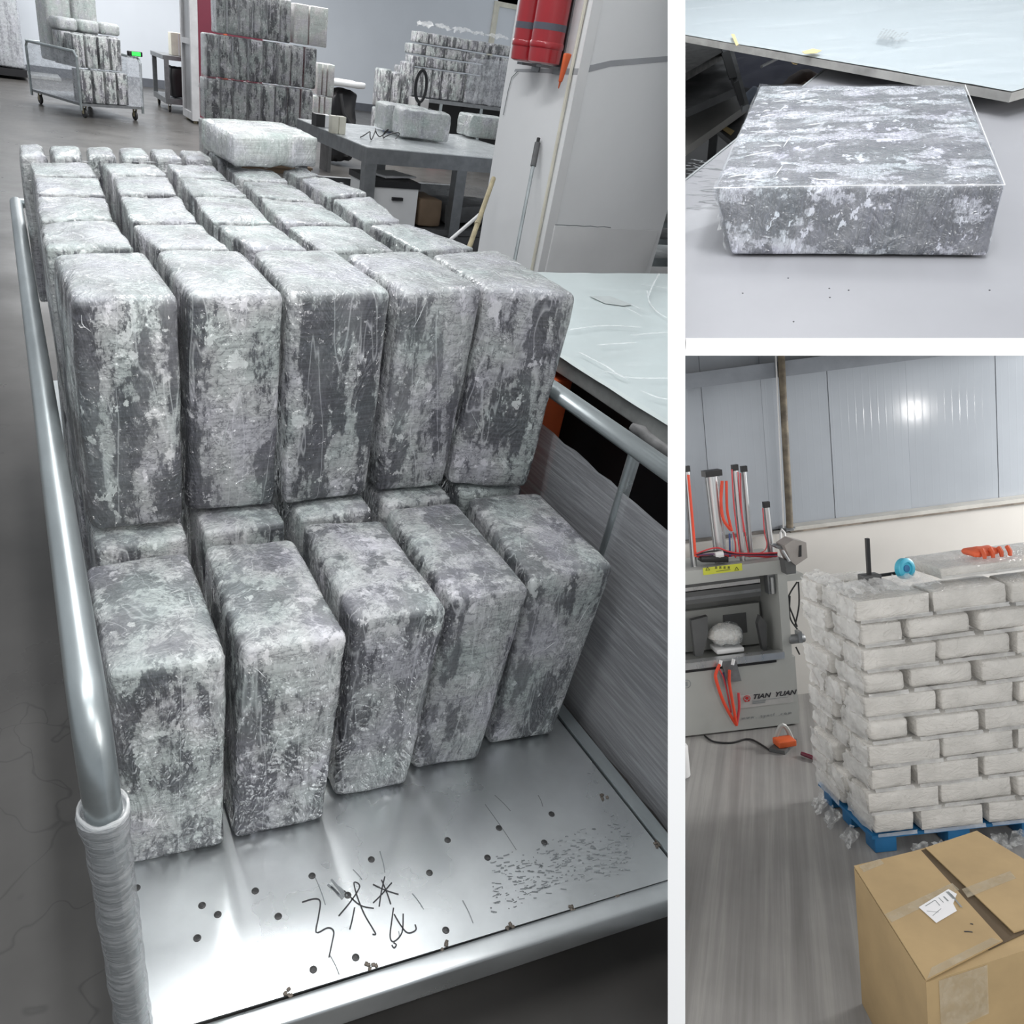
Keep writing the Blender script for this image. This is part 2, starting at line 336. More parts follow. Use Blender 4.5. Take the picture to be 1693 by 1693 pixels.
def tissue_mat(name):
    m, nt, b = nmat(name); v = coords(nt)
    c = mixc(nt, ramp(nt, nz(nt, v, 5, 4), [(.35, 0.0), (.65, 1.0)]), (.60, .585, .555), (.74, .72, .685))
    ck = nz(nt, coords(nt, (.6, .6, 1)), 9, 3, .5, .5); c = mixc(nt, ramp(nt, mth(nt, 'ABSOLUTE', mth(nt, 'SUBTRACT', ck, .5)), [(0.0, .35), (.006, 0.0)]), c, (.36, .34, .31))
    nt.links.new(c, b.inputs['Base Color']); b.inputs['Roughness'].default_value = .6
    w1 = nz(nt, coords(nt, (.5, .5, 1)), 15, 2, .5, 2.0); w3 = nz(nt, v, 42, 2, .5, 1.4)
    hgt = mth(nt, 'ADD', mth(nt, 'MULTIPLY', mth(nt, 'POWER', mth(nt, 'ABSOLUTE', mth(nt, 'SUBTRACT', w1, .5)), .6), -1.0), mth(nt, 'MULTIPLY', mth(nt, 'ABSOLUTE', mth(nt, 'SUBTRACT', w3, .5)), -.6))
    nt.links.new(bump(nt, hgt, 1.0, .03), b.inputs['Coat Normal']); nt.links.new(bump(nt, hgt, .35, .012), b.inputs['Normal'])
    b.inputs['Coat Weight'].default_value = .9; b.inputs['Coat Roughness'].default_value = .1; return m
M['tissue'] = tissue_mat('white_tissue')
M['film'] = film_mat('clear_film', .10, .42, (.84, .86, .86), .14, (1, 1, 1), .8, 30)
M['film_cart'] = film_mat('stretch_film', .58, .30, (.47, .475, .495), .22, (1, .05, 1), .25, 150)
M['film_thin'] = film_mat('thin_film', .05, .45, (.8, .82, .83), .12, (1, .1, 1), .7, 55)
M['film_crumple'] = film_mat('crumpled_film', .30, .22, (.90, .90, .89), .10, (1, 1, 1), .6, 9)
M['film_dim'] = film_mat('grey_film', .3, .3, (.62, .64, .68), .25, (1, .2, 1), .4, 25)
M['zinc'] = steel('zinc_tube', (.42, .46, .47), .36, (1, .3, 1))
M['steel'] = steel('grey_steel', (.25, .26, .27), .42, metal=.7)
M['steel_dark'] = steel('dark_steel', (.11, .112, .115), .5, metal=.4)
M['white'] = plain('white_paint', (.74, .745, .75), .5, var=.04, vs=3)
M['board'] = plain('white_board', (.93, .93, .93), .6, var=.01)
M['wall'] = plain('pale_wall', (.70, .74, .79), .6, var=.03, vs=1)
M['column'] = plain('column_paint', (.80, .81, .82), .55, var=.03, vs=2.5)
M['cream'] = plain('cream', (.70, .68, .58), .6)
M['black'] = plain('black_plastic', (.012, .012, .014), .45)
M['rubber'] = plain('dark_rubber', (.035, .035, .037), .6)
M['red'] = plain('extinguisher_red', (.36, .014, .022), .28, coat=.5, var=.05)
M['burgundy'] = plain('burgundy_panel', (.13, .012, .03), .4, var=.05)
M['orange'] = plain('orange_plastic', (.62, .11, .03), .4)
M['rust'] = plain('orange_steel', (.42, .08, .025), .5, var=.2)
M['hose'] = plain('orange_hose', (.72, .07, .03), .35)
M['green'] = plain('green_tag', (.05, .8, .1), .4, emit=((.05, .9, .12), .55))
M['blue'] = plain('blue_plastic', (.015, .13, .30), .45)
M['blue_lt'] = plain('light_blue_plastic', (.06, .42, .58), .4)
M['navy'] = plain('navy_cloth', (.012, .014, .028), .85, bmp=.2)
M['wood'] = plain('bamboo', (.38, .33, .21), .6, var=.25, vs=20)
M['brown'] = plain('brown_card', (.16, .11, .07), .7)
M['carton'] = plain('carton_brown', (.40, .285, .145), .75, var=.10, vs=4, bmp=.05, bs=120)
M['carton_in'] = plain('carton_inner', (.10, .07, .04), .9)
M['tape'] = film_mat('clear_tape', .16, .20, (.72, .62, .46), .10, (1, 1, 1), .7, 22)
M['masking'] = plain('masking_tape', (.66, .50, .22), .6)
M['paper'] = plain('paper_label', (.78, .78, .80), .6, var=.02)
M['ink'] = plain('marker_ink', (.025, .025, .03), .5)
M['ink_grey'] = plain('faded_print', (.24, .26, .27), .6)
M['machine'] = plain('machine_grey', (.40, .41, .395), .42, var=.04, vs=3)
M['machine_dk'] = plain('machine_dark', (.10, .103, .105), .5, var=.1)
M['alu'] = steel('aluminium', (.58, .59, .60), .3, (1, 1, .1), metal=.8, var=.06)
M['yellow'] = plain('warning_yellow', (.60, .62, .06), .5, var=.03)
M['red_mark'] = plain('red_mark', (.5, .03, .03), .5)
M['floor'] = floor_mat('concrete_floor', (.088, .083, .078), .32, .55, var=.28)
M['rim'] = plain('pale_floor', (.42, .43, .43), .4, var=.05)
M['sheet'] = plain('white_sheeting', (.58, .64, .63), .35, var=.04, vs=4, coat=.35)
M['tabletop'] = plain('grey_tabletop', (.25, .255, .275), .38, var=.05, vs=3, coat=.15)
M['glassfilm'] = film_mat('table_film', .03, .16, (.9, .93, .95), .06, (1, .22, 1), 1.0, 16, (.5, .75))
M['glint'] = film_mat('film_glint', .45, .4, (.93, .95, .96), .12, (1, 1, 1), .5, 30)  # near-white film colour, painted glints for creases and streaks
# ================================================================== PLACE 1: stock room
ORD = ['first', 'second', 'third', 'fourth', 'fifth', 'sixth', 'seventh', 'eighth', 'ninth', 'tenth']
def big_box(x0, x1, y0, y1, z0, z1): return MB().box(x0, x1, y0, y1, z0, z1)
fl = MB(); nxf, nyf = 24, 30
for j in range(nyf + 1):
    for i in range(nxf + 1): fl.v.append(Vector((-5 + 16 * i / nxf, -2.2 + 20.4 * j / nyf, 0)))
fl.f = [(j * (nxf + 1) + i, j * (nxf + 1) + i + 1, (j + 1) * (nxf + 1) + i + 1, (j + 1) * (nxf + 1) + i) for j in range(nyf) for i in range(nxf)]
struct('floor', fl, M['floor'], flat=True)
WY = 18.0
DX0 = Y1(816, 60, WY).x; DX1 = Y1(849, 60, WY).x
wb = MB(); wb.box(-5, DX0, WY, WY + .2, 0, 4.2); wb.box(DX1, 11, WY, WY + .2, 0, 4.2); wb.box(DX0, DX1, WY, WY + .2, 2.6, 4.2)
wall_back = struct('wall_back', wb, M['wall'], flat=True)
bb = MB().box(-5, DX0 - .1, WY - .025, WY - .002, 0, .16)
struct('baseboard_back', bb, plain('baseboard_grey', (.12, .13, .15), .5), flat=True)
dr = Thing('door_1', None, None, (DX0, WY, 0), kind='structure')
dr.part('door_frame', MB().box(DX0 - .12, DX0 + .02, WY - .04, WY + .1, 0, 2.66).box(DX1 - .02, DX1 + .1, WY - .04, WY + .1, 0, 2.66).box(DX0 + .02, DX1 - .02, WY - .04, WY + .1, 2.56, 2.66), M['cream'], flat=True)
dr.part('door_leaf', MB().box(DX0 + .02, DX1 - .02, WY + .06, WY + .09, 0.01, 2.56), M['brown'], flat=True)
dr.part('door_stile', MB().box((DX0 + DX1) / 2, (DX0 + DX1) / 2 + .3, WY + .045, WY + .06, 0.01, 2.56), plain('door_olive', (.20, .18, .13), .6), flat=True)
# ---- casters
def casters(T, pts, r=.05):
    for (x, y) in pts:
        w = T.part('caster', MB().lathe([(r * .3, -.016), (r * .9, -.016), (r, -.010), (r, .010), (r * .9, .016), (r * .3, .016)], (x, y, r), 14, (1, 0, 0)), M['rubber'])
        T.part('caster_fork', MB().box(x - .022, x - .018, y - .02, y + .02, r - .01, r * 2 + .02).box(x + .018, x + .022, y - .02, y + .02, r - .01, r * 2 + .02).box(x - .028, x + .028, y - .03, y + .03, r * 2 + .02, r * 2 + .028), M['wood'], parent=w, flat=True)
# ---- the loaded cart in front
bed_m = steel('sheet_steel', (.66, .69, .70), .30, (1, 1, 1), .12, 5, .92, .035)
ZB = .18
def fy(x): return -.4965 - .1034 * x           # front edge of the bed
cart = Thing('stock_cart', 'galvanised steel stock cart loaded with mottled packs in the foreground', 'cart', (.4, .6, 0))
bx0, bx1, by1 = -.022, .823, 1.72
mb = MB().prism([(bx0, fy(bx0), ZB - .004), (bx1, fy(bx1), ZB - .004), (bx1, by1, ZB - .004), (bx0, by1, ZB - .004)], (0, 0, .004))
bed = cart.part('bed_plate', mb, bed_m, flat=True)
cart.part('front_lip', MB().soft([(bx0 - .01, fy(bx0) - .040, .132), (bx1 + .03, fy(bx1) - .040, .132), (bx1 + .03, fy(bx1) - .003, .132), (bx0 - .01, fy(bx0) - .003, .132), (bx0 - .01, fy(bx0) - .036, .1835), (bx1 + .03, fy(bx1) - .036, .1835), (bx1 + .03, fy(bx1) - .003, .1835), (bx0 - .01, fy(bx0) - .003, .1835)], .006, (8, 0, 0), .0006, 20, 0), bed_m)
cart.part('side_lip', MB().box(bx1 + .003, bx1 + .030, fy(bx1), by1, .14, .186), M['zinc'], flat=True)
cart.part('side_lip', MB().box(bx0 - .012, bx0 - .003, fy(bx0), by1, .14, .184), M['zinc'], flat=True)
for y in (-.36, .6, 1.5): cart.part('under_bar', MB().box(bx0, bx1, y, y + .05, .135, .175), M['steel'], flat=True)
RZ = .765; RR = .0175
def rail(x, yf, name='rail'):
    pts = [(x, yf, .10), (x, yf, .40), (x, yf, RZ - .07)] + [(x, yf + .07 - .07 * math.cos(a), RZ - .07 + .07 * math.sin(a)) for a in (.35, .7, 1.05, 1.35)] + [(x, yf + .07, RZ), (x, .5, RZ), (x, by1, RZ)]
    return cart.part(name, MB().tube(pts, RR, 18), M['zinc'])
rl = rail(-.041, fy(-.04) - .005)
rr_ = rail(.886, fy(.876) - .02)
for x in (-.041, .886):
    for y in (-.139, .62, 1.3): cart.part('post', MB().tube([(x, y, .14), (x, y, RZ - .01)], .012, 12), M['zinc'])
cart.part('end_frame', MB().tube([(-.041, by1, .14), (-.041, by1, RZ), (.886, by1, RZ), (.886, by1, .14)], RR, 12), M['zinc'])
# stretch film round the sides
def filmside(x0, x1, zf, zb, m, seed, amp):
    return MB().sheet([(x0, fy(.4) - .03, .16), (x0, by1, .16), (x1, by1, zb), (x1, fy(.4) - .03, zf)], 60, 26, amp, 5, seed, .02)
cart.part('stretch_film', filmside(.876, .876, .665, .748, None, 3, .0012), M['film_cart'], label='streaky clear stretch film along the right side')
cart.part('stretch_film', filmside(-.038, -.038, .742, .742, None, 5, .002), M['film_thin'])
yp = fy(-.04) - .005
sl = MB(); n = 20; prof = []
for i in range(34):
    z = .05 + .60 * i / 33; rr = .0215 + .0022 * noise.noise(Vector((i * .7, 0, 2))) + (.003 if i > 31 else 0)
    prof.append((rr, z))
sl.lathe(prof, (-.041, yp, 0), n)
for v in sl.v: v += Vector((noise.noise(v * 40), noise.noise(v * 40 + Vector((5, 5, 5))), noise.noise(v * 60) * 1.2)) * .0018
cart.part('post_film', sl, film_mat('wound_film', .34, .35, (.47, .48, .49), .2, (1, 1, 6), .8, 26), parent=rl, label='film wound round the front post')
collar = MB()
for k in range(3): collar.tube([(-.041 + .0225 * math.cos(a), yp + .0225 * math.sin(a), .648 + .004 * k + .008 * noise.noise(Vector((a, k, 1)))) for a in [2 * math.pi * i / 24 for i in range(25)]], .0016, 6)
cart.part('film_edge', collar, M['film_crumple'], parent=rl)
casters(cart, [(.06, -.36), (.76, -.42), (.06, 1.6), (.76, 1.6)], .052)
M['rivet'] = plain('burnt_rivet', (.07, .07, .07), .5, .5, var=.5, vs=200)
# rivets / burn spots, from the photograph
for (px, py) in ((334, 1497), (460, 1515), (422, 1473), (516, 1448), (326, 1551), (614, 1421), (740, 1389), (710, 1443), (825, 1369), (806, 1418), (912, 1346), (575, 1480), (588, 1583), (518, 1603), (900, 1393), (737, 1538), (226, 1468), (360, 1512)):
    p = Z1(px, py, ZB)
    rv = cart.part('rivet', MB().lathe([(.0058, 0), (.0052, .0010), (.0034, .0013), (.0028, .0005)], (p.x, p.y, ZB), 12), M['rivet'], parent=bed)
for (px, py) in ((480, 1640), (615, 1595), (735, 1562), (843, 1532), (944, 1506), (1025, 1480), (998, 1318), (1085, 1395)):
    p = Z1(px, py, ZB); w = MB()
    for k in range(5):
        q = p + Vector((random.uniform(-.008, .008), random.uniform(-.006, .006), 0)); w.soft(ybox(q.x, q.y, ZB - .001, .007, .006, .004, random.random() * 3), .003, (0, 0, 0), .0008, 90, 0, k)
    cart.part('weld', w, plain('weld_burn', (.14, .12, .10), .6, .4, var=.4, vs=120), parent=bed)
def smooth(pts):
    sm = []
    for i in range(len(pts) - 1):
        p0 = pts[max(i - 1, 0)]; p1 = pts[i]; p2 = pts[i + 1]; p3 = pts[min(i + 2, len(pts) - 1)]
        for k in range(5):
            t = k / 5; sm.append(.5 * ((2 * p1) + (p2 - p0) * t + (2 * p0 - 5 * p1 + 4 * p2 - p3) * t * t + (3 * p1 - p0 - 3 * p2 + p3) * t ** 3))
    return sm + [pts[-1]]
def stroke(pxs, w=.0022, m='ink', name='handwriting'):
    mb = MB(); pts = [Z1(x, y, ZB + .0006) for x, y in pxs]
    # smooth
    sm = []
    for i in range(len(pts) - 1):
        p0 = pts[max(i - 1, 0)]; p1 = pts[i]; p2 = pts[i + 1]; p3 = pts[min(i + 2, len(pts) - 1)]
        for k in range(5):
            t = k / 5; sm.append(.5 * ((2 * p1) + (p2 - p0) * t + (2 * p0 - 5 * p1 + 4 * p2 - p3) * t * t + (3 * p1 - p0 - 3 * p2 + p3) * t ** 3))
    sm.append(pts[-1]); mb.ribbon(sm, w, (0, 0, 1)); return mb
def zoompx(l): return [(470 + x / 2.645, 1220 + y / 2.645) for x, y in l]
glyphs = [[[(78, 718), (130, 703), (157, 715), (150, 780), (140, 850), (190, 830), (216, 845), (210, 890), (195, 960)]],
          [[(238, 778), (290, 715), (330, 650), (305, 632), (318, 690), (350, 770), (385, 830), (400, 858), (385, 858)], [(262, 668), (330, 730), (392, 745)], [(308, 740), (296, 800), (286, 838)]],
          [[(440, 605), (425, 670), (415, 738)], [(388, 640), (440, 665), (500, 684)], [(470, 632), (430, 680), (388, 722)], [(425, 620), (450, 680), (466, 728)]],
          [[(478, 742), (470, 800), (463, 870), (480, 890), (515, 850), (520, 768)], [(480, 770), (510, 820), (540, 852), (575, 840), (572, 815)], [(478, 895), (490, 905), (480, 918), (470, 905)]]]
for g in glyphs:
    mb = MB()
    for st in g: s_ = stroke(zoompx(st)); mb.add(s_.v, s_.f)
    cart.part('handwriting', mb, M['ink'], parent=bed, flat=True, label='black marker character on the bed plate')
mb = MB()
for (a, b) in (((190, 640), (240, 690)), ((205, 618), (262, 695)), ((235, 650), (275, 690)), ((205, 650), (255, 705))): s_ = stroke(zoompx([a, ((a[0] + b[0]) / 2 + 4, (a[1] + b[1]) / 2), b]), .0035); mb.add(s_.v, s_.f)
for (a, b) in (((878, 290), (1015, 490)), ((135, 610), (180, 730)), ((418, 495), (440, 590)), ((780, 710), (826, 810)), ((300, 575), (340, 620)), ((920, 250), (990, 320)), ((1110, 250), (1130, 300)), ((560, 680), (610, 750)), ((200, 950), (240, 1035)), ((500, 845), (500, 880))):
    s_ = stroke(zoompx([a, ((a[0] + b[0]) / 2 + 3, (a[1] + b[1]) / 2), b]), .0014); mb.add(s_.v, s_.f)
cart.part('scratches', mb, M['ink_grey'], parent=bed, flat=True, kind='stuff')
mb = MB(); rs = random.Random(3)
for i in range(330):
    u, v = rs.random(), rs.random(); x = 900 + 600 * u; y = 740 - 170 * u - 40 + (-240 * v) * (.8 + .2 * u) + 60
    row = round(v * 7) / 7; y = 760 - 190 * u - 215 * row + rs.gauss(0, 9)
    L = rs.choice((4, 8, 14, 26)); dy = rs.uniform(-.5, .2) * L
    s_ = stroke(zoompx([(x, y), (x + L * .5, y + dy * .5 + rs.uniform(-2, 2)), (x + L, y + dy)]), rs.choice((.0010, .0016, .0022))); mb.add(s_.v, s_.f)
cart.part('glue_residue', mb, M['ink_grey'], parent=bed, flat=True, kind='stuff', label='dark speckled residue on the right of the plate')
# ---- packs on the cart
ZL = .587; ZU = .973
packs = []
def crease(c8, seed, faces='ft', n=9):
    """raised film folds lying on a pack's front / top"""
    rs = random.Random(seed); c = [Vector(p) for p in c8]; mb = MB()
    def P(face, u, v):
        if face == 'f': q = (c[0] * (1 - u) + c[1] * u) * (1 - v) + (c[4] * (1 - u) + c[5] * u) * v; nn = (c[1] - c[0]).cross(c[4] - c[0]).normalized()
        else: q = (c[4] * (1 - u) + c[5] * u) * (1 - v) + (c[7] * (1 - u) + c[6] * u) * v; nn = (c[5] - c[4]).cross(c[7] - c[4]).normalized()
        return q, nn
    for i in range(n):
        f = rs.choice(faces); u, v = rs.uniform(.12, .85), rs.uniform(.08, .88); a = rs.uniform(0, 6.28) if f == 't' else rs.choice((1.57, 1.2, 1.9, .6, 2.4)) + rs.gauss(0, .2); L = rs.uniform(.08, .28)
        pts = []; rad = []
        for k in range(7):
            t = k / 6; uu = min(.93, max(.07, u + math.cos(a) * L * t + .006 * math.sin(5 * t + i))); vv = min(.95, max(.05, v + math.sin(a) * L * .6 * t)); q, nn = P(f, uu, vv)
            su = 4 * .004 * math.sin(math.pi * uu) * math.sin(math.pi * vv) / 4
            pts.append(q + nn * (su + .0002)); rad.append(.0002 + .0005 * math.sin(math.pi * t))
        mb.tube(pts, rad, 5)
    return mb
def pack(c8, label, m, group=None, s=1, r=.016, n=(3, 4, 6), amp=.0025, seed=None, name='wrapped_pack', bulge=.005, creases=0, cat='pack', fine=1, freq=16, fit=.62):
    seed = random.random() * 100 if seed is None else seed
    mb = MB().soft(c8, r, n, amp, freq, bulge, seed, fine, fit)
    o = solo(name, mb, m, label, cat, s, group, ang=60)
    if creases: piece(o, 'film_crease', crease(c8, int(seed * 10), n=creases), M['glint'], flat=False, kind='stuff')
    packs.append(o); return o
def quadpack(top4, bot2, zt, zb, gap=.0):
    FTL, FTR, KTR, KTL = [Z1(x, y, zt) for x, y in top4]
    BL, BR = [Z1(x, y, zb) for x, y in bot2] if bot2 else (Vector((FTL.x, FTL.y, zb)), Vector((FTR.x, FTR.y, zb)))
    kl = BL + Vector((KTL.x - FTL.x, KTL.y - FTL.y, 0)); kr = BR + Vector((KTR.x - FTR.x, KTR.y - FTR.y, 0))
    return [BL, BR, kr, kl, FTL, FTR, KTR, KTL]
UF = [([(119, 494), (298, 490), (240, 411), (84, 417)], [(150, 882), (305, 866)]),
      ([(312, 489), (472, 483), (400, 411), (256, 410)], [(309, 849), (456, 838)]),
      ([(478, 486), (651, 480), (556, 411), (416, 411)], [(470, 838), (607, 820)]),
      ([(672, 484), (803, 475), (700, 413), (570, 417)], [(622, 816), (735, 806)]),
      ([(812, 478), (961, 487), (821, 409), (712, 417)], [(742, 803), (873, 812)])]
LF = [([(178, 1118), (378, 1084), (311, 905), (138, 933)], [(207, 1436), (373, 1402)]),
      ([(398, 1078), (579, 1051), (486, 886), (336, 899)], [(386, 1392), (537, 1358)]),
      ([(586, 1027), (746, 1004), (632, 855), (498, 862)], [(552, 1321), (675, 1301)]),
      ([(748, 992), (881, 973), (756, 826), (638, 837)], [(681, 1276), (794, 1258)]),
      ([(880, 960), (1021, 935), (894, 811), (773, 818)], [(806, 1236), (916, 1217)])]
POSW = ['leftmost', 'second from the left', 'middle one', 'fourth from the left', 'rightmost']
for i, (t, b) in enumerate(UF):
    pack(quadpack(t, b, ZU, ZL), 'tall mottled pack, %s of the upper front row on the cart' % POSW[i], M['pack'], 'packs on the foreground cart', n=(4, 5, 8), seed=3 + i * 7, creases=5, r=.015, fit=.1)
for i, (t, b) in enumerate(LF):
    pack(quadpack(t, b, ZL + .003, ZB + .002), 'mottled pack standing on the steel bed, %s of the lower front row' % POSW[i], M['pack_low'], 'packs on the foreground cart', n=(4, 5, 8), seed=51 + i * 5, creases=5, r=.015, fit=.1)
# second lower row, tops showing between the two layers
for i in range(5):
    x0 = -.005 + i * .1695; yf = .046 + .004 * i
    pack(cbox(x0, x0 + .152, yf, yf + .25, ZB + .002, ZL - .003), 'mottled pack showing only its dark top edge under the %s upper pack' % ['leftmost', 'second', 'middle', 'fourth', 'rightmost'][i], M['pack_low'], 'packs on the foreground cart', n=(3, 4, 5))
for k in range(2):
    pack(cbox(-.012, .14, .31 + k * .27, .56 + k * .27, ZB + .002, ZL - .003), 'lower pack glimpsed past the left rail, %s' % ('nearer one' if k == 0 else 'farther one'), M['pack_low'], 'packs on the foreground cart', n=(3, 3, 4))
# upper rows behind, seams read from the photograph
COLS = [[((62, 404), (236, 404)), ((56, 357), (196, 355)), ((51, 314), (182, 317)), ((47, 284), (169, 285)), ((40, 260), (152, 262))],
        [((254, 405), (396, 408)), ((206, 359), (338, 362)), ((190, 315), (301, 315)), ((178, 283), (284, 285)), ((158, 262), (262, 264))],
        [((412, 407), (523, 407)), ((345, 362), (460, 363)), ((309, 316), (417, 319)), ((289, 286), (384, 291)), ((268, 263), (358, 268))],
        [((528, 409), (668, 409)), ((465, 364), (594, 366)), ((422, 319), (533, 329)), ((392, 291), (486, 296)), ((366, 268), (455, 276))],
        [((696, 411), (800, 405)), ((602, 363), (672, 362)), ((542, 322), (616, 315)), ((494, 290), (535, 285)), ((462, 276), (500, 270))]]
for c, col in enumerate(COLS):
    for r_ in range(len(col) - 1):
        (fl_, fr_), (kl_, kr_) = col[r_], col[r_ + 1]
        q = quadpack([fl_, fr_, kr_, kl_], None, ZU - .004 + .006 * noise.noise(Vector((c * 3.3, r_ * 2.1, 0))), ZL)
        # small clearance so that neighbours do not run into each other
        cen = sum(q, Vector()) / 8
        q = [Vector((cen.x + (p.x - cen.x) * .975, cen.y + (p.y - cen.y) * .93, p.z)) for p in q]
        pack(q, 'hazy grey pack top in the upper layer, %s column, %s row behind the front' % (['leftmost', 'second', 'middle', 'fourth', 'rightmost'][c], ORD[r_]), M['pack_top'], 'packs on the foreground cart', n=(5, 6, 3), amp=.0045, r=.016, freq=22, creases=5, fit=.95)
nx_ = [30, 86, 144, 201, 258, 311, 362, 410]; nb_ = [26, 74, 137, 190, 243, 290, 338, 384]
for i in range(7):
    q = quadpack([(nx_[i] - 4, 252 + i * 1.2), (nx_[i + 1] - 4, 253 + i * 1.2), (nb_[i + 1], 234 + i * 2), (nb_[i], 232 + i * 2)], None, ZU + .004, ZL)
    cen = sum(q, Vector()) / 8; q = [Vector((cen.x + (p.x - cen.x) * .975, cen.y + (p.y - cen.y) * .95, p.z)) for p in q]
    pack(q, 'narrow pale pack in the last row of the cart, %s from the left' % ORD[i], M['pack_top'], 'packs on the foreground cart', n=(3, 5, 3), amp=.004, r=.02, freq=20, fit=.8)
# pale pack lying on top
BLp, BRp, KLp = Z1(384, 281, ZU - .004), Z1(528, 281, ZU - .004), Z1(330, 248, ZU - .004)
KRp = BRp + (KLp - BLp)
up_ = Vector((0, 0, .098))
pack([BLp, BRp, KRp, KLp, BLp + up_, BRp + up_, KRp + up_, KLp + up_], 'pale green-white pack lying flat on top of the cart load', M['pack_pale'], n=(6, 6, 3), amp=.005, r=.02, creases=10, freq=30)
# ---- far trolley
def stock_trolley(name, label, x0, x1, y0, y1, h=.72):
    T = Thing(name, label, 'cart', ((x0 + x1) / 2, (y0 + y1) / 2, 0))
    T.part('bed_plate', MB().box(x0, x1, y0, y1, .15, .18), M['steel'], flat=True)
    for x in (x0, x1):
        T.part('rail', MB().tube([(x, y0, .1), (x, y0, h - .06), (x, y0 + .06, h), (x, y1 - .06, h), (x, y1, h - .06), (x, y1, .1)], .018, 10), M['zinc'])
        T.part('stretch_film', MB().sheet([(x, y0, .15), (x, y1, .15), (x, y1, h), (x, y0, h)], 20, 10, .006, 4, x), M['film_dim'])
    T.part('push_bar', MB().tube([(x0, y1, h), (x1, y1, h)], .018, 10), M['zinc'])
    casters(T, [(x0 + .08, y0 + .08), (x1 - .08, y0 + .08), (x0 + .08, y1 - .08), (x1 - .08, y1 - .08)], .06)
    return T
_before = set(o.name for o in scene.objects)
tx0, tx1, ty0 = .94, .94 + (Z1(236, 180, .16) - Z1(134, 174, .16)).length, 11.75
far = stock_trolley('stock_trolley', 'grey stock trolley with film sides standing in the far aisle', tx0, tx1, ty0, ty0 + 1.5, .78)
far.part('film_skirt', MB().sheet([(tx1 - .22, ty0 - .01, .19), (tx1, ty0 - .01, .19), (tx1, ty0 - .01, .76), (tx1 - .2, ty0 - .01, .80)], 8, 12, .01, 5, 2, .04), M['film_dim'])
solo('handheld_terminal', MB().soft(ybox(tx1 - .06, ty0 + .02, .798, .22, .05, .06, .1), .012, (1, 1, 1), 0, 1, 0), M['black'], 'black handheld terminal with a glowing green screen on the far trolley rail', 'terminal')
tm = bpy.data.objects['handheld_terminal']
piece(tm, 'screen', MB().box(tx1 - .12, tx1 + .01, ty0 - .012, ty0 - .006, .805, .852), M['green'])
for i in range(4):
    for z, w in ((0, 'lower'), (1, 'upper')):
        x = tx0 + .05 + i * .172 + (.0 if z == 0 else -.012)
        pack(cbox(x, x + .15, ty0 + .03 + .1 * z, ty0 + .3 + .1 * z, .182 if z == 0 else .588, .578 if z == 0 else .975), 'small mottled pack on the far trolley, %s row, %s from the left' % (w, ORD[i]), M['pack_far'], 'packs on the far trolley', n=(1, 1, 2), fine=0)
for i in range(5):
    x = tx0 + .03 + i * .165
    pack(cbox(x, x + .15, ty0 + .44, ty0 + .72, .588, .985), 'pale pack top behind the front packs of the far trolley, %s from the left' % ORD[i], M['pack_far'], 'packs on the far trolley', n=(1, 1, 2), fine=0)
for i in range(3):
    x = tx0 + .03 + i * .30
    pack(cbox(x, x + .28, ty0 + .5, ty0 + .8, .99, 1.14), 'grey-white pack lying on top of the far trolley load, %s from the left' % ORD[i], M['pack_pale'], 'packs on the far trolley', n=(1, 1, 1), fine=0, r=.04)
for i in range(2):
    x = tx0 + .05 + i * .37
    pack(cbox(x, x + .35, ty0 + .85, ty0 + 1.2, .59, 1.52), 'tall greenish pack at the back of the far trolley, %s' % ('left one' if i == 0 else 'right one'), M['pack_pale'], 'packs on the far trolley', n=(1, 1, 2), fine=0, r=.04)
_f0, _f1 = Z1(134, 174, .16), Z1(236, 180, .16); _ang = math.atan2(_f1.y - _f0.y, _f1.x - _f0.x)
_rot = Matrix.Translation(Vector((_f0.x, _f0.y, 0))) @ Matrix.Rotation(_ang, 4, 'Z') @ Matrix.Translation(Vector((-tx0, -ty0, 0)))
for o in list(scene.objects):
    if o.name not in _before and o.parent is None: o.matrix_world = _rot @ o.matrix_world
# ---- pale platform, wrapped pile and carton in the far left corner
a = Z1(20, 135, 0); struct('trim_1', MB().box(-5, 1.05, a.y + 1.2, a.y + 4.5, 0.001, .05), M['rim'], flat=True)
p = Z1(72, 80, .05)
T = Thing('wrapped_pallet_load', 'film-wrapped grey load on a dark pallet in the far left corner', 'pallet load', (p.x, 17.0, .05))
T.part('pallet', MB().box(-.5 + p.x * 0 + .02, .45, 16.3, 17.2, .052, .17), M['black'], flat=True)
T.part('load', MB().soft(cbox(-.48, .43, 16.32, 17.18, .17, 1.9), .05, (4, 4, 7), .03, 6, 0, 2), M['pack_far'])
T.part('film', MB().soft(cbox(-.50, .45, 16.30, 17.20, .17, 1.93), .05, (4, 4, 7), .03, 5, 0, 5), M['film_dim'])
solo('carton', MB().box(-1.2, -.56, 16.9, 17.5, .052, 1.5), M['brown'], 'dark brown carton at the extreme left of the far wall', 'box', flat=True)
piece(bpy.data.objects['carton'], 'flap', MB().box(-1.2, -.56, 16.88, 17.2, 1.5, 1.51), M['carton'])
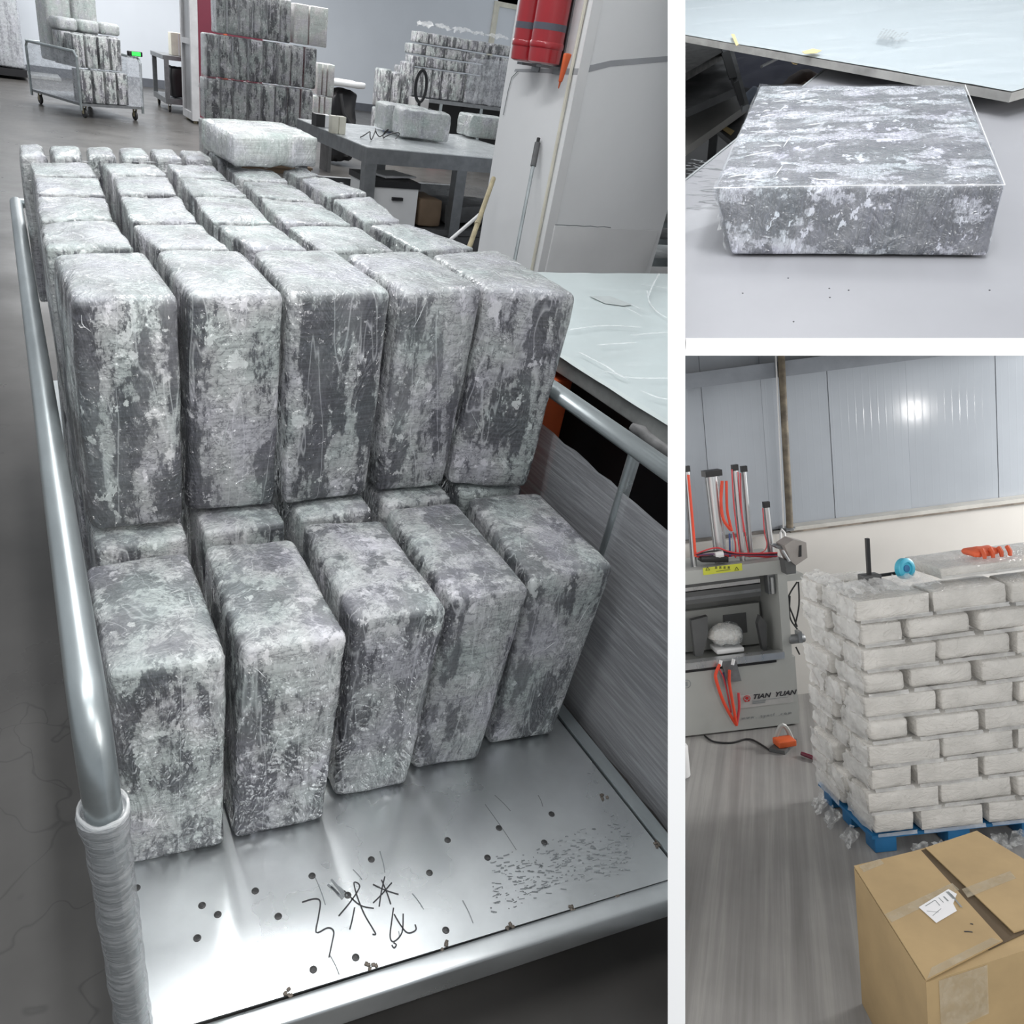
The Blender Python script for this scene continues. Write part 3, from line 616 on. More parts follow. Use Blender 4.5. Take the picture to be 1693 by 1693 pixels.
# ---- low bench with cream box
bxl = 2.36; by_ = 13.2
T = Thing('low_bench', 'low grey steel bench on wheels beside the burgundy cabinet', 'bench', (bxl + .4, by_ + .5, 0))
T.part('top', MB().box(bxl - .04, bxl + .8, by_, by_ + 1.2, .74, .80), M['steel'], flat=True)
T.part('shelf', MB().box(bxl - .02, bxl + .8, by_, by_ + 1.2, .12, .20), M['steel'], flat=True)
for (x, y) in ((bxl - .02, by_), (bxl + .34, by_), (bxl + .76, by_), (bxl - .02, by_ + 1.15), (bxl + .76, by_ + 1.15)): T.part('leg', MB().box(x, x + .07, y, y + .05, .20, .74), M['steel'], flat=True)
casters(T, [(bxl + .05, by_ + .08), (bxl + .7, by_ + .08), (bxl + .05, by_ + 1.1), (bxl + .7, by_ + 1.1)], .045)
for k in range(2): solo('black_bag', MB().soft(cbox(bxl + .07 + .36 * k, bxl + .33 + .36 * k, by_ + .1, by_ + .5, .205, .66), .05, (2, 2, 2), .02, 8, 0, k), M['black'], 'black bag on the low bench shelf, %s' % ('left one' if k == 0 else 'right one'), 'bag')
solo('cream_box', MB().soft(cbox(bxl + .14, bxl + .40, by_ + .25, by_ + .5, .802, 1.12), .01, (0, 0, 0), 0, 1, 0), M['cream'], 'cream carton standing on the low grey bench', 'box')
piece(bpy.data.objects['cream_box'], 'side_seam', MB().box(bxl + .25, bxl + .27, by_ + .245, by_ + .25, .81, 1.11), M['white'])
# ---- burgundy cabinet
T = Thing('burgundy_cabinet', 'tall burgundy cabinet with grey glazed side behind the pack stack', 'cabinet', (2.9, 12.2, 0))
cxl = 2.55
T.part('body', MB().box(cxl + .05, cxl + 1.0, 11.9, 12.55, .05, 2.3), M['burgundy'], flat=True)
T.part('front_stripe', MB().box(cxl + .42, cxl + .47, 11.885, 11.9, .06, 2.29), M['rust'], flat=True)
side = T.part('side_frame', MB().box(cxl - .06, cxl + .05, 11.86, 12.6, .04, .14).box(cxl - .06, cxl + .05, 11.86, 12.6, 2.2, 2.32).box(cxl - .06, cxl + .05, 11.86, 11.94, .14, 2.2).box(cxl - .06, cxl + .05, 12.5, 12.6, .14, 2.2).box(cxl - .06, cxl + .05, 11.94, 12.5, 1.02, 1.09), plain('frame_grey', (.45, .45, .46), .5), flat=True)
for z0, z1 in ((.14, 1.02), (1.09, 2.2)): T.part('side_panel', MB().box(cxl - .03, cxl + .04, 11.94, 12.5, z0, z1), plain('panel_grey', (.20, .20, .205), .3), parent=side, flat=True)
for y in (11.95, 12.5): T.part('foot', MB().lathe([(.03, 0), (.03, .05)], (cxl + .0, y, 0), 10), M['wood'])
# ---- tall stack of packs
SY = 7.75
def colx(px, y=130): return Y1(px, y, SY).x
rows = [(1.238, 1.62, [359, 377, 395, 418, 442, 462, 481]), (.852, 1.235, [340, 363, 386, 411, 435, 459, 481, 503, 524]), (.466, .849, [337, 365, 386, 411, 434, 456, 478, 500, 521]), (.082, .463, [334, 360, 384, 408, 432, 456, 480, 503])]
T = Thing('pallet', 'dark low pallet carrying the tall pack stack', 'pallet', (2.3, SY + .2, 0))
for k in range(3): T.part('runner', MB().box(colx(334), colx(522), SY + .02 + .1 * k, SY + .07 + .1 * k, 0, .055), M['brown'], flat=True)
T.part('deck', MB().box(colx(332), colx(524), SY, SY + .29, .055, .078), M['brown'], flat=True)
RW = ['top', 'second', 'third', 'bottom']
for ri, (z0, z1, pxs) in enumerate(rows):
    for ci in range(len(pxs) - 1):
        x0, x1 = colx(pxs[ci]) + .003, colx(pxs[ci + 1]) - .003
        pack(ybox((x0 + x1) / 2, SY + .14 + random.uniform(-.015, .015), z0, x1 - x0, .26, z1 - z0 - .001, random.uniform(-.01, .01)), 'mottled pack in the tall far stack, %s row, %s from the left' % (RW[ri], ORD[ci]), M['pack_far'], 'packs of the tall stack', n=(2, 1, 4), fine=0, r=.02, amp=.003, bulge=.002, fit=.9)
fl2 = MB().sheet([(colx(331), SY - .02, .85), (colx(341), SY - .02, .85), (colx(341), SY - .02, 1.20), (colx(333), SY - .03, 1.22)], 5, 14, .02, 9, 4, .1); fl2.sheet([(colx(325), SY - .02, .76), (colx(340), SY - .03, .75), (colx(340), SY - .03, .86), (colx(336), SY - .03, .87)], 4, 5, .02, 9, 6, .1)
solo('loose_film', fl2, M['film_crumple'], 'crumpled clear film sticking out left of the tall stack', 'film')
# white packs to the right of it
for ri, (z0, z1, lst) in enumerate([(1.245, 1.60, [484, 509, 540]), (.782, 1.10, [526, 535, 543, 556]), (.44, .778, [522, 532, 541, 554])]):
    for ci in range(len(lst) - 1):
        y = SY + (.02 if ri == 0 else .35); x0, x1 = Y1(lst[ci], 100, y).x + .003, Y1(lst[ci + 1], 100, y).x - .003
        pack(cbox(x0, x1, y, y + .22, z0, z1), 'white pack right of the tall far stack, %s row, %s from the left' % (['top', 'middle', 'lower'][ri], ORD[ci]), M['pack_white'], 'white packs beside the tall stack', n=(1, 1, 3), fine=0, r=.012)
yy = SY + .33; x0, x1 = Y1(482, 100, yy).x, Y1(557, 100, yy).x
T = Thing('pack_rack', 'low dark rack under the white packs beside the tall stack', 'rack', ((x0 + x1) / 2, yy, 0))
T.part('shelf', MB().box(x0, x1, yy, yy + .28, .40, .437), M['steel_dark'], flat=True)
for x in (x0, x1 - .04): T.part('leg', MB().box(x, x + .04, yy, yy + .28, 0, .40), M['steel_dark'], flat=True)
# black bags and white sheet
y = 8.6; x0, x1 = Y1(552, 160, y).x, Y1(600, 160, y).x
solo('black_sack', MB().soft(cbox(x0, x1, y, y + .5, 0, .86), .12, (4, 4, 5), .04, 6, .02, 3), M['black'], 'large black sack bulging behind the steel table', 'bag')
piece(bpy.data.objects['black_sack'], 'fold', MB().tube([(x0 + .08, y - .01, .8), (x0 + .12, y - .04, .6), (x0 + .3, y - .04, .4)], .02, 6), M['rubber'], flat=False)
solo('white_sheet', MB().soft(cbox(x0 - .05, x1 + .02, y - .05, y + .5, .868, .945), .03, (4, 3, 0), .012, 7, 0, 3), M['white'], 'white folded sheet lying over the black sack', 'sheet')
# ---- steel table
tz = .75; A = Z1(607, 243, tz); tX0, tY0 = A.x, A.y; tX1, tY1 = 3.6, Z1(575, 204, .75).y
T = Thing('steel_table', 'grey steel work table beside the white column', 'table', ((tX0 + tX1) / 2, (tY0 + tY1) / 2, 0))
T.part('table_top', MB().box(tX0, tX1, tY0, tY1, tz - .006, tz), steel('table_sheet', (.74, .77, .78), .25, metal=.2, bmp=0.0, var=.06), flat=True)
T.part('apron', MB().box(tX0, tX1, tY0, tY0 + .05, tz - .10, tz - .006), M['steel'], flat=True)
T.part('apron', MB().box(tX0, tX0 + .05, tY0 + .05, tY1, tz - .10, tz - .006), M['steel'], flat=True)
T.part('apron', MB().box(tX0 + .05, tX1, tY1 - .05, tY1, tz - .10, tz - .006), M['steel'], flat=True)
for (x, y) in ((tX0, tY0), (2.78, tY0), (tX0, tY1 - .08), (2.78, tY1 - .08)): T.part('leg', MB().box(x, x + .08, y + .001, y + .08, 0, tz - .10), M['steel'], flat=True)
T.part('lower_shelf', MB().box(tX0 + .08, tX1, tY0 + .02, tY1 - .1, .20, .24), M['steel_dark'], flat=True)
T.part('stretcher', MB().box(tX0 + .08, tX1, tY0 - .002, tY0 + .05, .10, .195), M['steel_dark'], flat=True)
T.part('stretcher', MB().box(tX0 + .08, tX1, tY1 - .1, tY1 - .05, .25, .34), M['steel'], flat=True)
# things on the table
def tpt(x, y, z=tz): return Z1(x, y, z)
a = tpt(672, 233); b = tpt(757, 238)
pack(ybox(a.x + .19, a.y + .17, tz + .004, .40, .30, .215, -.12), 'crumpled pale pack lying on the steel table, nearer the left', M['pack_pale'], n=(5, 4, 3), amp=.012, r=.035, creases=8, freq=12)
pack(ybox(a.x + .20, a.y + .55, tz + .004, .40, .30, .21, -.1), 'pale pack behind the crumpled pack on the steel table', M['pack_pale'], n=(4, 3, 2), amp=.01, r=.035)
a = tpt(778, 231)
pack(ybox(a.x + .2, a.y + .18, tz + .004, .38, .30, .19, -.05), 'pale pack on the steel table beside the white column', M['pack_pale'], n=(4, 3, 2), amp=.01, r=.03)
a = tpt(548, 221)
for k in range(2): solo('core_block', MB().soft(cbox(a.x + .055 * k, a.x + .052 + .055 * k, a.y, a.y + .07, tz + .001, tz + .115), .005, (0, 0, 0), 0, 1, 0), M['cream'], 'cream paper block on the steel table, %s' % ('left one' if k == 0 else 'right one'), 'block')
a = tpt(519, 208)
T = Thing('tape_box', 'small black and white box at the table corner', 'box', (a.x + .06, a.y, tz))
T.part('body', MB().box(a.x, a.x + .07, a.y - .05, a.y + .06, tz + .001, tz + .085), M['black'], flat=True); T.part('label', MB().box(a.x + .07, a.x + .12, a.y - .05, a.y + .06, tz + .001, tz + .083), M['white'], flat=True)
a = tpt(637, 213)
T = Thing('glue_bottle', 'blue and white bottle standing on the steel table', 'bottle', (a.x + .05, a.y, tz))
T.part('body', MB().soft(cbox(a.x, a.x + .05, a.y, a.y + .05, tz + .001, tz + .09), .008, (0, 0, 0), 0, 1, 0), plain('blue_label', (.05, .10, .35), .4)); T.part('white_side', MB().soft(cbox(a.x + .052, a.x + .10, a.y, a.y + .05, tz + .001, tz + .075), .008, (0, 0, 0), 0, 1, 0), M['white']); T.part('cap', MB().soft(cbox(a.x + .005, a.x + .085, a.y + .01, a.y + .05, tz + .091, tz + .15), .006, (0, 0, 0), 0, 1, 0), M['blue'])
cb = []
for k in range(70):
    t = k / 69; q = tpt(600 + 56 * t, 229 + 3 * math.sin(t * 9), tz + .003)
    cb.append((q.x + .02 * math.sin(t * 23), q.y + .05 * math.cos(t * 17), tz + .005 + .055 * abs(math.sin(t * 12.5)) ** 1.3))
solo('black_cable', MB().tube(cb, .004, 6), M['black'], 'thin black cable looping across the steel table', 'cable')
# black loop tool standing behind the pale packs
q = Y1(689, 207, tY1 - .12); q = Vector((q.x, q.y, tz)); lp = []
T = Thing('loop_tool', 'black loop-handled shears standing upright behind the table packs', 'shears', q)
T.part('handle_loop', MB().tube([(q.x + .05 * math.sin(a_), q.y, q.z + .34 + .115 * -math.cos(a_)) for a_ in [2 * math.pi * k / 24 for k in range(25)]], .013, 8), M['black'])
T.part('blade', MB().tube([(q.x, q.y, q.z + .001), (q.x, q.y, q.z + .23)], [.009, .014], 8), M['black'])
# under the table: white drawer box, brown bundle, wrapped goods
a = Z1(618, 352, .24)
T = Thing('drawer_box', 'white drawer box with black lid under the steel table', 'drawer box', (a.x + .3, a.y + .2, .24))
xb0 = tX0 + .10; xb1 = Y1(690, 330, tY0 + .06).x
T.part('body', MB().box(xb0, xb1, tY0 + .06, tY0 + .50, .242, .50), M['white'], flat=True)
T.part('lid', MB().box(xb0 - .01, xb1 + .01, tY0 + .05, tY0 + .52, .50, .54), M['black'], flat=True)
T.part('handle', MB().bar(((xb0 + xb1) / 2 - .03, tY0 + .05, .43), ((xb0 + xb1) / 2 + .05, tY0 + .05, .43), .02, .02), M['black'])
solo('paper_sheet', MB().soft(ybox(xb1 - .12, tY0 + .3, .543, .3, .25, .02, .3), .006, (3, 3, 0), .004, 9, 0), M['white'], 'loose white papers on the black drawer box lid', 'paper')
solo('brown_bundle', MB().soft(cbox(xb1 + .03, xb1 + .22, tY0 + .07, tY0 + .4, .242, .44), .02, (2, 2, 2), .008, 9, 0), M['brown'], 'brown paper bundle under the steel table', 'bundle')
solo('wrapped_goods', MB().soft(cbox(xb1 + .26, tX1 - .02, tY0 + .11, tY0 + .6, .242, .42), .04, (5, 4, 2), .02, 7, 0, 4, 1, 1.3), M['steel_dark'], 'dark film-wrapped goods on the lower shelf by the column', 'bundle')
piece(bpy.data.objects['wrapped_goods'], 'film', MB().sheet([(xb1 + .26, tY0 + .13, .44), (tX1, tY0 + .13, .44), (tX1, tY0 + .6, .45), (xb1 + .26, tY0 + .6, .45)], 14, 8, .02, 8, 3, .05), M['film'], flat=False)
# scraps lying on the floor behind the table
a = Z1(676, 268, 0)
solo('scrap_pile', MB().soft(ybox(a.x, a.y, .0, .5, .3, .10, .2), .04, (4, 3, 1), .03, 8, 0, 3), M['brown'], 'flattened brown scrap on the floor beyond the steel table', 'scrap')
a = Z1(722, 270, 0)
solo('red_box', MB().soft(ybox(a.x, a.y, .0, .25, .2, .12, .2), .01, (0, 0, 0), 0, 1, 0), M['red'], 'small red box on the floor beyond the steel table', 'box')
# ---- bench with packs at the back (right)
BYY = 10.6
def bx(px, y=140): return Y1(px, y, BYY).x
def bz(px, py): return Y1(px, py, BYY).z
bz0 = bz(740, 167)
T = Thing('back_bench', 'steel bench loaded with packs near the back wall', 'bench', ((bx(660) + bx(860)) / 2, BYY + .3, 0))
T.part('top', MB().box(bx(650), bx(900), BYY - .02, BYY + .6, bz0 - .05, bz0), M['steel'], flat=True)
for px in (655, 690, 731, 800, 880): T.part('leg', MB().box(bx(px), bx(px) + .05, BYY, BYY + .05, 0, bz0 - .05), M['zinc'], flat=True)
T.part('shelf', MB().box(bx(650), bx(900), BYY + .02, BYY + .6, .12, .16), M['steel_dark'], flat=True)
T.part('back_panel', MB().box(bx(690), bx(900), BYY + .5, BYY + .53, .16, bz0 - .05), M['black'], flat=True)
solo('grey_box', MB().soft(cbox(bx(659), bx(682), BYY - .62, BYY - .4, bz0 - .3, bz0 + .02), .01, (0, 0, 0), 0, 1, 0), plain('box_grey', (.36, .36, .36), .6), 'pale grey box in front of the back bench', 'box')
piece(bpy.data.objects['grey_box'], 'stand', MB().box(bx(662), bx(680), BYY - .6, BYY - .42, 0, bz0 - .302), M['steel'])
layers = [(bz0 + .002, bz(740, 118), [661, 681, 701, 715, 731, 771, 787, 804], 'standing'), (bz(740, 117.5), bz(740, 98.5), [677, 700, 731, 768, 802], 'first lying'), (bz(740, 98), bz(740, 79), [676, 700, 732, 767, 803], 'second lying'), (bz(740, 78.5), bz(740, 58), [683, 702, 731, 767, 803, 846], 'top')]
for li, (z0, z1, pxs, w) in enumerate(layers):
    for ci in range(len(pxs) - 1):
        x0, x1 = bx(pxs[ci]) + .005, bx(pxs[ci + 1]) - .005
        if w == 'top' and ci == 4: x0 += .02
        pack(ybox((x0 + x1) / 2, BYY + .16 + random.uniform(-.02, .02), z0, x1 - x0, .28, z1 - z0 - .003, random.uniform(-.03, .03)), 'dark mottled pack on the back bench, %s layer, %s from the left' % (w, ORD[ci]), M['pack_far'], 'packs on the back bench', n=(2, 1, 2), fine=0, r=.02, amp=.006)
for ci, (p0, p1) in enumerate(((806, 822), (824, 842), (844, 866))):
    pack(cbox(bx(p0), bx(p1), BYY + .02, BYY + .3, bz0 + .002, bz(740, 80)), 'tall dark film-wrapped pack at the right of the back bench, %s' % ORD[ci], M['pack'], 'packs on the back bench', n=(1, 1, 3), fine=0, r=.02)
solo('bench_film', MB().sheet([(bx(768), BYY - .03, bz0 + .01), (bx(862), BYY - .03, bz0 + .01), (bx(862), BYY - .03, bz(740, 84)), (bx(768), BYY - .03, bz(740, 90))], 16, 14, .025, 6, 8, .04), M['film_dim'], 'hanging clear film in front of the back bench packs', 'film')
cr = MB()
for k in range(5): cr.sheet([(bx(684 + 30 * k), BYY + .05, bz(740, 55)), (bx(712 + 30 * k), BYY + .05, bz(740, 55)), (bx(709 + 30 * k), BYY + .2, bz(740, 48)), (bx(687 + 30 * k), BYY + .2, bz(740, 50))], 7, 5, .05, 9, k + 3, .2)
solo('crumpled_film', cr, M['film_crumple'], 'crumpled clear film on top of the back bench packs', 'film')
for ci, (p0, p1, z1) in enumerate(((615, 636, 113), (638, 653, 116), (655, 672, 96))):
    for k in range(2):
        zt = bz(640, z1); zm = zt / 2 + .05
        pack(cbox(bx(p0), bx(p1), BYY - .25, BYY - .03 + .0, .102 if k == 0 else zm + .002, zm if k == 0 else zt), 'grey pack in the pair of piles left of the back bench, %s pile, %s' % (ORD[ci], 'bottom' if k == 0 else 'top'), M['pack_far'], 'packs left of the back bench', n=(1, 1, 3), fine=0, r=.03)
T = Thing('floor_pallet', 'low pallet under the pack piles left of the back bench', 'pallet', (bx(640), BYY - .15, 0))
T.part('deck', MB().box(bx(613), bx(674), BYY - .27, BYY - .03, .06, .10), M['steel_dark'], flat=True)
for px in (615, 668): T.part('runner', MB().box(bx(px), bx(px + 4), BYY - .27, BYY - .03, 0, .06), M['steel_dark'], flat=True)
# ---- white column
KX, KY = 2.08, 1.90; KX1, KY1 = 2.76, 2.46
col = struct('wall_column', MB().box(KX, KX1, KY, KY1, 0, 3.4), M['column'], flat=True)
st_m = plain('stripe_grey', (.36, .37, .39), .6)
zs = Y1(1010, 100, KY).z
def _kf(px, py, off=.0012): return Y1(px, py, KY - off)
piece(col, 'stripe', MB().prism([_kf(955, 124), _kf(1010, 110), _kf(1125, 100), _kf(1125, 91), _kf(1010, 100), _kf(958, 112)], (0, .001, 0)), st_m)
piece(col, 'stripe', MB().prism([X1(x, y, KX - .0012) for x, y in ((850, 118), (955, 124), (958, 113), (852, 114))], (.001, 0, 0)), st_m)
piece(col, 'corner_strip', MB().box(KX - .004, KX + .045, KY - .004, KY - .0005, 0.0, 3.4), M['white'])
wz = Y1(990, 374, KY).z
wr = MB().soft([(KX + .02, KY - .03, .0), (KX1 - .08, KY - .03, .0), (KX1 - .08, KY - .001, .0), (KX + .02, KY - .001, .0), (KX + .03, KY - .012, wz), (KX1 - .02, KY - .012, wz), (KX1 - .02, KY - .001, wz), (KX + .03, KY - .001, wz)], .008, (8, 0, 8), .008, 5, 0, 3)
piece(col, 'paper_wrap', wr, M['white'], flat=False, label='white sheet taped round the foot of the column')
piece(col, 'tear', MB().ribbon([(KX + .03 + .04 * k, KY - .014, wz + .002 * math.sin(k * 3)) for k in range(9)], .004, (0, -1, 0)), M['ink_grey'])
# conduit and cords on the left face
piece(col, 'conduit', MB().tube([(KX - .010, KY + .04, 0.3), (KX - .010, KY + .04, zs - .05), (KX - .010, KY + .03, zs + .5)], .007, 8), M['cream'], flat=False)
e_ = X1(848, 122, KX - .006); piece(col, 'cord', MB().tube([X1(856, 118, KX - .006), X1(846, 128, KX - .006), X1(840, 150, KX - .006), X1(832, 190, KX - .006)], .002, 6), M['ink_grey'], flat=False)
def X1b(px, py, dx=0): return X1(px, py, KX - dx)
# leaning sticks
a, b = X1(889, 236, KX - .02), X1(852, 425, KX - .13)
T = Thing('broom_handle', 'grey metal broom handle leaning against the white column', 'broom handle', (b.x - .12, b.y - .1, 0))
bot = b + (b - a) * (b.z / (a.z - b.z)); bot.z = .01
T.part('pole', MB().tube([bot, a], .008, 10), M['zinc']); T.part('grip', MB().tube([a, a + (a - b).normalized() * -.10], .013, 10), M['steel_dark']); T.part('hook', MB().tube([a, a + (a - b).normalized() * .02], .008, 8), M['black'])
a, b = Y1(816, 295, KY + .3), Y1(780, 395, KY + .02); d = (b - a).normalized(); bot = a + d * ((a.z - .012) / -d.z)
solo('bamboo_stick', MB().tube([bot, a + (bot - a) * .5 + Vector((.004, 0, 0)), a], [.013, .012, .011], 10), M['wood'], 'pale bamboo stick leaning beside the white column', 'stick')
piece(bpy.data.objects['bamboo_stick'], 'node_ring', MB().tube([a + (bot - a) * .18, a + (bot - a) * .19], .0135, 10), M['wood'], flat=False)
a, b = Y1(795, 353, KY + .2), Y1(752, 390, KY + .2); d = (b - a).normalized(); bot = a + d * min(1.2, ((a.z - .012) / -d.z))
solo('white_rod', MB().tube([bot, a], .008, 8), M['white'], 'thin white rod crossing the bamboo stick', 'rod')
# extinguishers on the column's left face
def extinguisher(px, py, rad, lab, back):
    p = X1(px, py, KX - rad - .012 - back); h = .46; z0 = p.z
    T = Thing('fire_extinguisher', lab, 'extinguisher', (p.x, p.y, z0), group='extinguishers on the column')
    T.part('cylinder', MB().lathe([(rad * .75, 0), (rad * .97, .006), (rad, .03), (rad, h - .10), (rad * .9, h - .05), (rad * .45, h), (rad * .3, h + .03)], (p.x, p.y, z0), 28), M['red'])
    T.part('base_ring', MB().lathe([(rad * 1.02, .055), (rad * 1.05, .058), (rad * 1.05, .075), (rad * 1.02, .078)], (p.x, p.y, z0), 28), M['red'])
    T.part('label_band', MB().lathe([(rad * 1.004, .118), (rad * 1.008, .118), (rad * 1.008, .142), (rad * 1.004, .142)], (p.x, p.y, z0), 28), plain('label_blue', (.09, .095, .12), .4))
    T.part('valve', MB().lathe([(.016, h + .03), (.016, h + .06), (.022, h + .06), (.022, h + .07)], (p.x, p.y, z0), 12).bar((p.x, p.y - .07, z0 + h + .085), (p.x, p.y + .03, z0 + h + .075), .015, .012), M['black'])
    T.part('bracket', MB().box(p.x - .02, KX - .001, p.y - .02, p.y + .02, z0 - .012, z0 - .002).box(KX - .008, KX - .001, p.y - .03, p.y + .03, z0 - .03, z0 + .3), M['steel'], flat=True)
extinguisher(898, 106, .068, 'larger red fire extinguisher hanging on the column, nearer the corner', 0)
extinguisher(866, 102, .06, 'smaller red fire extinguisher on the column, farther from the corner', 0)
a, b = Y1(939, 88, KY - .02), Y1(926, 136, KY - .02)
solo('orange_knife', MB().soft([b + Vector((-.006, -.008, 0)), b + Vector((.006, -.008, 0)), b + Vector((.006, .008, 0)), b + Vector((-.006, .008, 0)), a + Vector((-.017, -.010, 0)), a + Vector((.017, -.010, 0)), a + Vector((.017, .010, 0)), a + Vector((-.017, .010, 0))], .006, (0, 0, 2), 0, 1, 0), M['orange'], 'orange-handled cutter hanging at the corner of the column', 'cutter')
piece(bpy.data.objects['orange_knife'], 'tip', MB().tube([b, b + (b - a) * .22], [.005, .002], 6), M['rust'], flat=False)
# ---- covered board table at the right
cz = .75; ca = Z1(932, 590, cz); cX0 = ca.x - .005; cY1 = Z1(1000, 453, cz).y; cY0 = -.12
T = Thing('covered_table', 'white boards under clear sheeting stacked on a dark frame beside the cart', 'table', (1.6, .5, 0))
T.part('board_stack', MB().soft(cbox(cX0, 2.9, cY0 - .25, cY1, cz - .045, cz - .004), .006, (6, 6, 0), .003, 6, 0), plain('board_edge', (.36, .37, .36), .6, var=.25, vs=15))
T.part('sheeting', MB().sheet([(cX0 - .008, cY0 - .25, cz), (2.9, cY0 - .25, cz), (2.9, cY1 + .005, cz), (cX0 - .008, cY1 + .005, cz)], 60, 44, .0016, 6, 4), M['sheet'])
T.part('clear_film', MB().sheet([(cX0 - .004, cY0 - .25, cz + .006), (2.9, cY0 - .25, cz + .006), (2.9, cY1, cz + .006), (cX0 - .004, cY1, cz + .006)], 70, 50, .0035, 4.5, 9), film_mat('sheet_film', .02, .10, (.9, .94, .94), .06, (.5, 2.2, 1), 1.0, 7, (.5, .75)))
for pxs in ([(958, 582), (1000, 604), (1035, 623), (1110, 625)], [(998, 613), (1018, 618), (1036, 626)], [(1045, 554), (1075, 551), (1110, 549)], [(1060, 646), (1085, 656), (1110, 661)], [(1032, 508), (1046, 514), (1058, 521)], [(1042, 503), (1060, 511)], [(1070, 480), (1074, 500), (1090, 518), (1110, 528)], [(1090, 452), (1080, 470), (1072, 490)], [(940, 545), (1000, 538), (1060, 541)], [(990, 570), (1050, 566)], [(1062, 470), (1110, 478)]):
    T.part('glare_streak', MB().ribbon(smooth([Z1(x, y, cz + .013) for x, y in pxs]), .005, (0, 0, 1)), M['glint'])  # white ribbons laid on the film as painted glare lines
T.part('torn_patch', MB().prism([Z1(x, y, cz + .004) for x, y in ((975, 490), (1008, 490), (1045, 504), (1030, 506), (1000, 502))], (0, 0, .001)), plain('torn_grey', (.45, .48, .47), .6), flat=True)
T.part('gummed_corner', MB().soft(cbox(cX0 - .015, cX0 + .05, -.09, .06, cz - .085, cz - .03), .02, (2, 4, 1), .015, 20, 0, 2), plain('corner_grey', (.22, .22, .22), .7, var=.3, vs=30))
for (x, y) in ((cX0 + .06, .45), (cX0 + .06, cY1 - .1), (2.8, cY1 - .1)): T.part('leg', MB().box(x, x + .06, y, y + .06, 0, cz - .047), M['rust'] if y == .45 else M['steel_dark'], flat=True)
T.part('side_panel', MB().box(cX0 + .14, cX0 + .16, cY0 - .2, cY1 - .12, .02, cz - .05), M['black'], flat=True)
solo('orange_crate', MB().soft(cbox(cX0 - .03, cX0 + .05, .33, .43, .02, .69), .004, (0, 0, 0), 0, 1, 0), M['rust'], 'orange upright standing under the covered boards beside the cart rail', 'upright')
piece(bpy.data.objects['orange_crate'], 'foot', MB().box(cX0 - .04, cX0 + .06, .32, .44, 0, .02), M['rust'])
# boards leaning/stacked beyond the column at the right edge
for k, (y0, y1, c) in enumerate(((337, 352, 'steel'), (366, 376, 'zinc'), (384, 404, 'steel'), (410, 440, 'zinc'))):
    Yb = KY1 + .15; z0, z1 = Y1(1095, y1, Yb).z, Y1(1095, y0, Yb).z
    T = Thing('stacked_tray', 'grey metal tray beside the column, %s from the top' % ORD[k], 'tray', (3.1, Yb, z0), group='trays beside the column')
    xl = max(KX1 + .02, Y1(1074 + 0 * k, y1, Yb).x)
    T.part('deck', MB().box(xl, xl + .8, Yb, Yb + .6, z0, z0 + .012), M[c], flat=True); T.part('edge', MB().box(xl, xl + .8, Yb - .012, Yb, z0, z0 + max(.03, (z1 - z0) * .45)), M['zinc'], flat=True)
xl = KX1 + .05
T = Thing('tray_rack', 'grey rack frame holding the trays beside the column', 'rack', (xl + .4, Yb + .3, 0))
for (x, y) in ((xl + .1, Yb + .61), (xl + .7, Yb + .61)): T.part('upright', MB().box(x, x + .04, y, y + .04, 0, 1.1), M['steel'], flat=True)
T.part('back_panel', MB().box(xl, xl + .85, Yb + .66, Yb + .68, 0, 1.15), M['wall'], flat=True)
# ================================================================== PARTITIONS between the three places
T_A = .0176; NEAR, FAR_ = .80, 6.9
thA = math.atan((1118.5 - CX) / F); uA = Vector((math.sin(thA), 0, math.cos(thA))); wA = Vector((math.cos(thA), 0, -math.sin(thA)))
phB = math.atan((573.5 - CY) / F); uB = Vector((0, math.sin(phB), math.cos(phB))); wB = Vector((0, math.cos(phB), -math.sin(phB)))
T_B = 29 / F * NEAR * math.cos(phB)
CW = cam2world(1)
def inworld(pts): return [CW @ Vector(p) for p in pts]
n0, n1 = NEAR / math.cos(thA), FAR_ / math.cos(thA); h0, h1 = 4.0, 3.6
struct('wall_partition', MB().hexa(inworld([uA * n0 - wA * T_A / 2 + Vector((0, h1, 0)), uA * n0 + wA * T_A / 2 + Vector((0, h1, 0)), uA * n1 + wA * T_A / 2 + Vector((0, h1, 0)), uA * n1 - wA * T_A / 2 + Vector((0, h1, 0)),
       uA * n0 - wA * T_A / 2 - Vector((0, h0, 0)), uA * n0 + wA * T_A / 2 - Vector((0, h0, 0)), uA * n1 + wA * T_A / 2 - Vector((0, h0, 0)), uA * n1 - wA * T_A / 2 - Vector((0, h0, 0))])), M['board'], flat=True)
def Bpt(z, xr=None):
    p = uB * (z / math.cos(phB)); x = math.tan(thA) * z + T_A / 2 / math.cos(thA) + .0005 if xr is None else xr * z
    return p + Vector((x, 0, 0))
struct('wall_divider', MB().prism(inworld([Bpt(NEAR) - wB * T_B / 2, Bpt(NEAR, .86) - wB * T_B / 2, Bpt(FAR_, .86) - wB * T_B / 2, Bpt(FAR_) - wB * T_B / 2]), (CW.to_3x3() @ wB) * T_B), M['board'], flat=True)
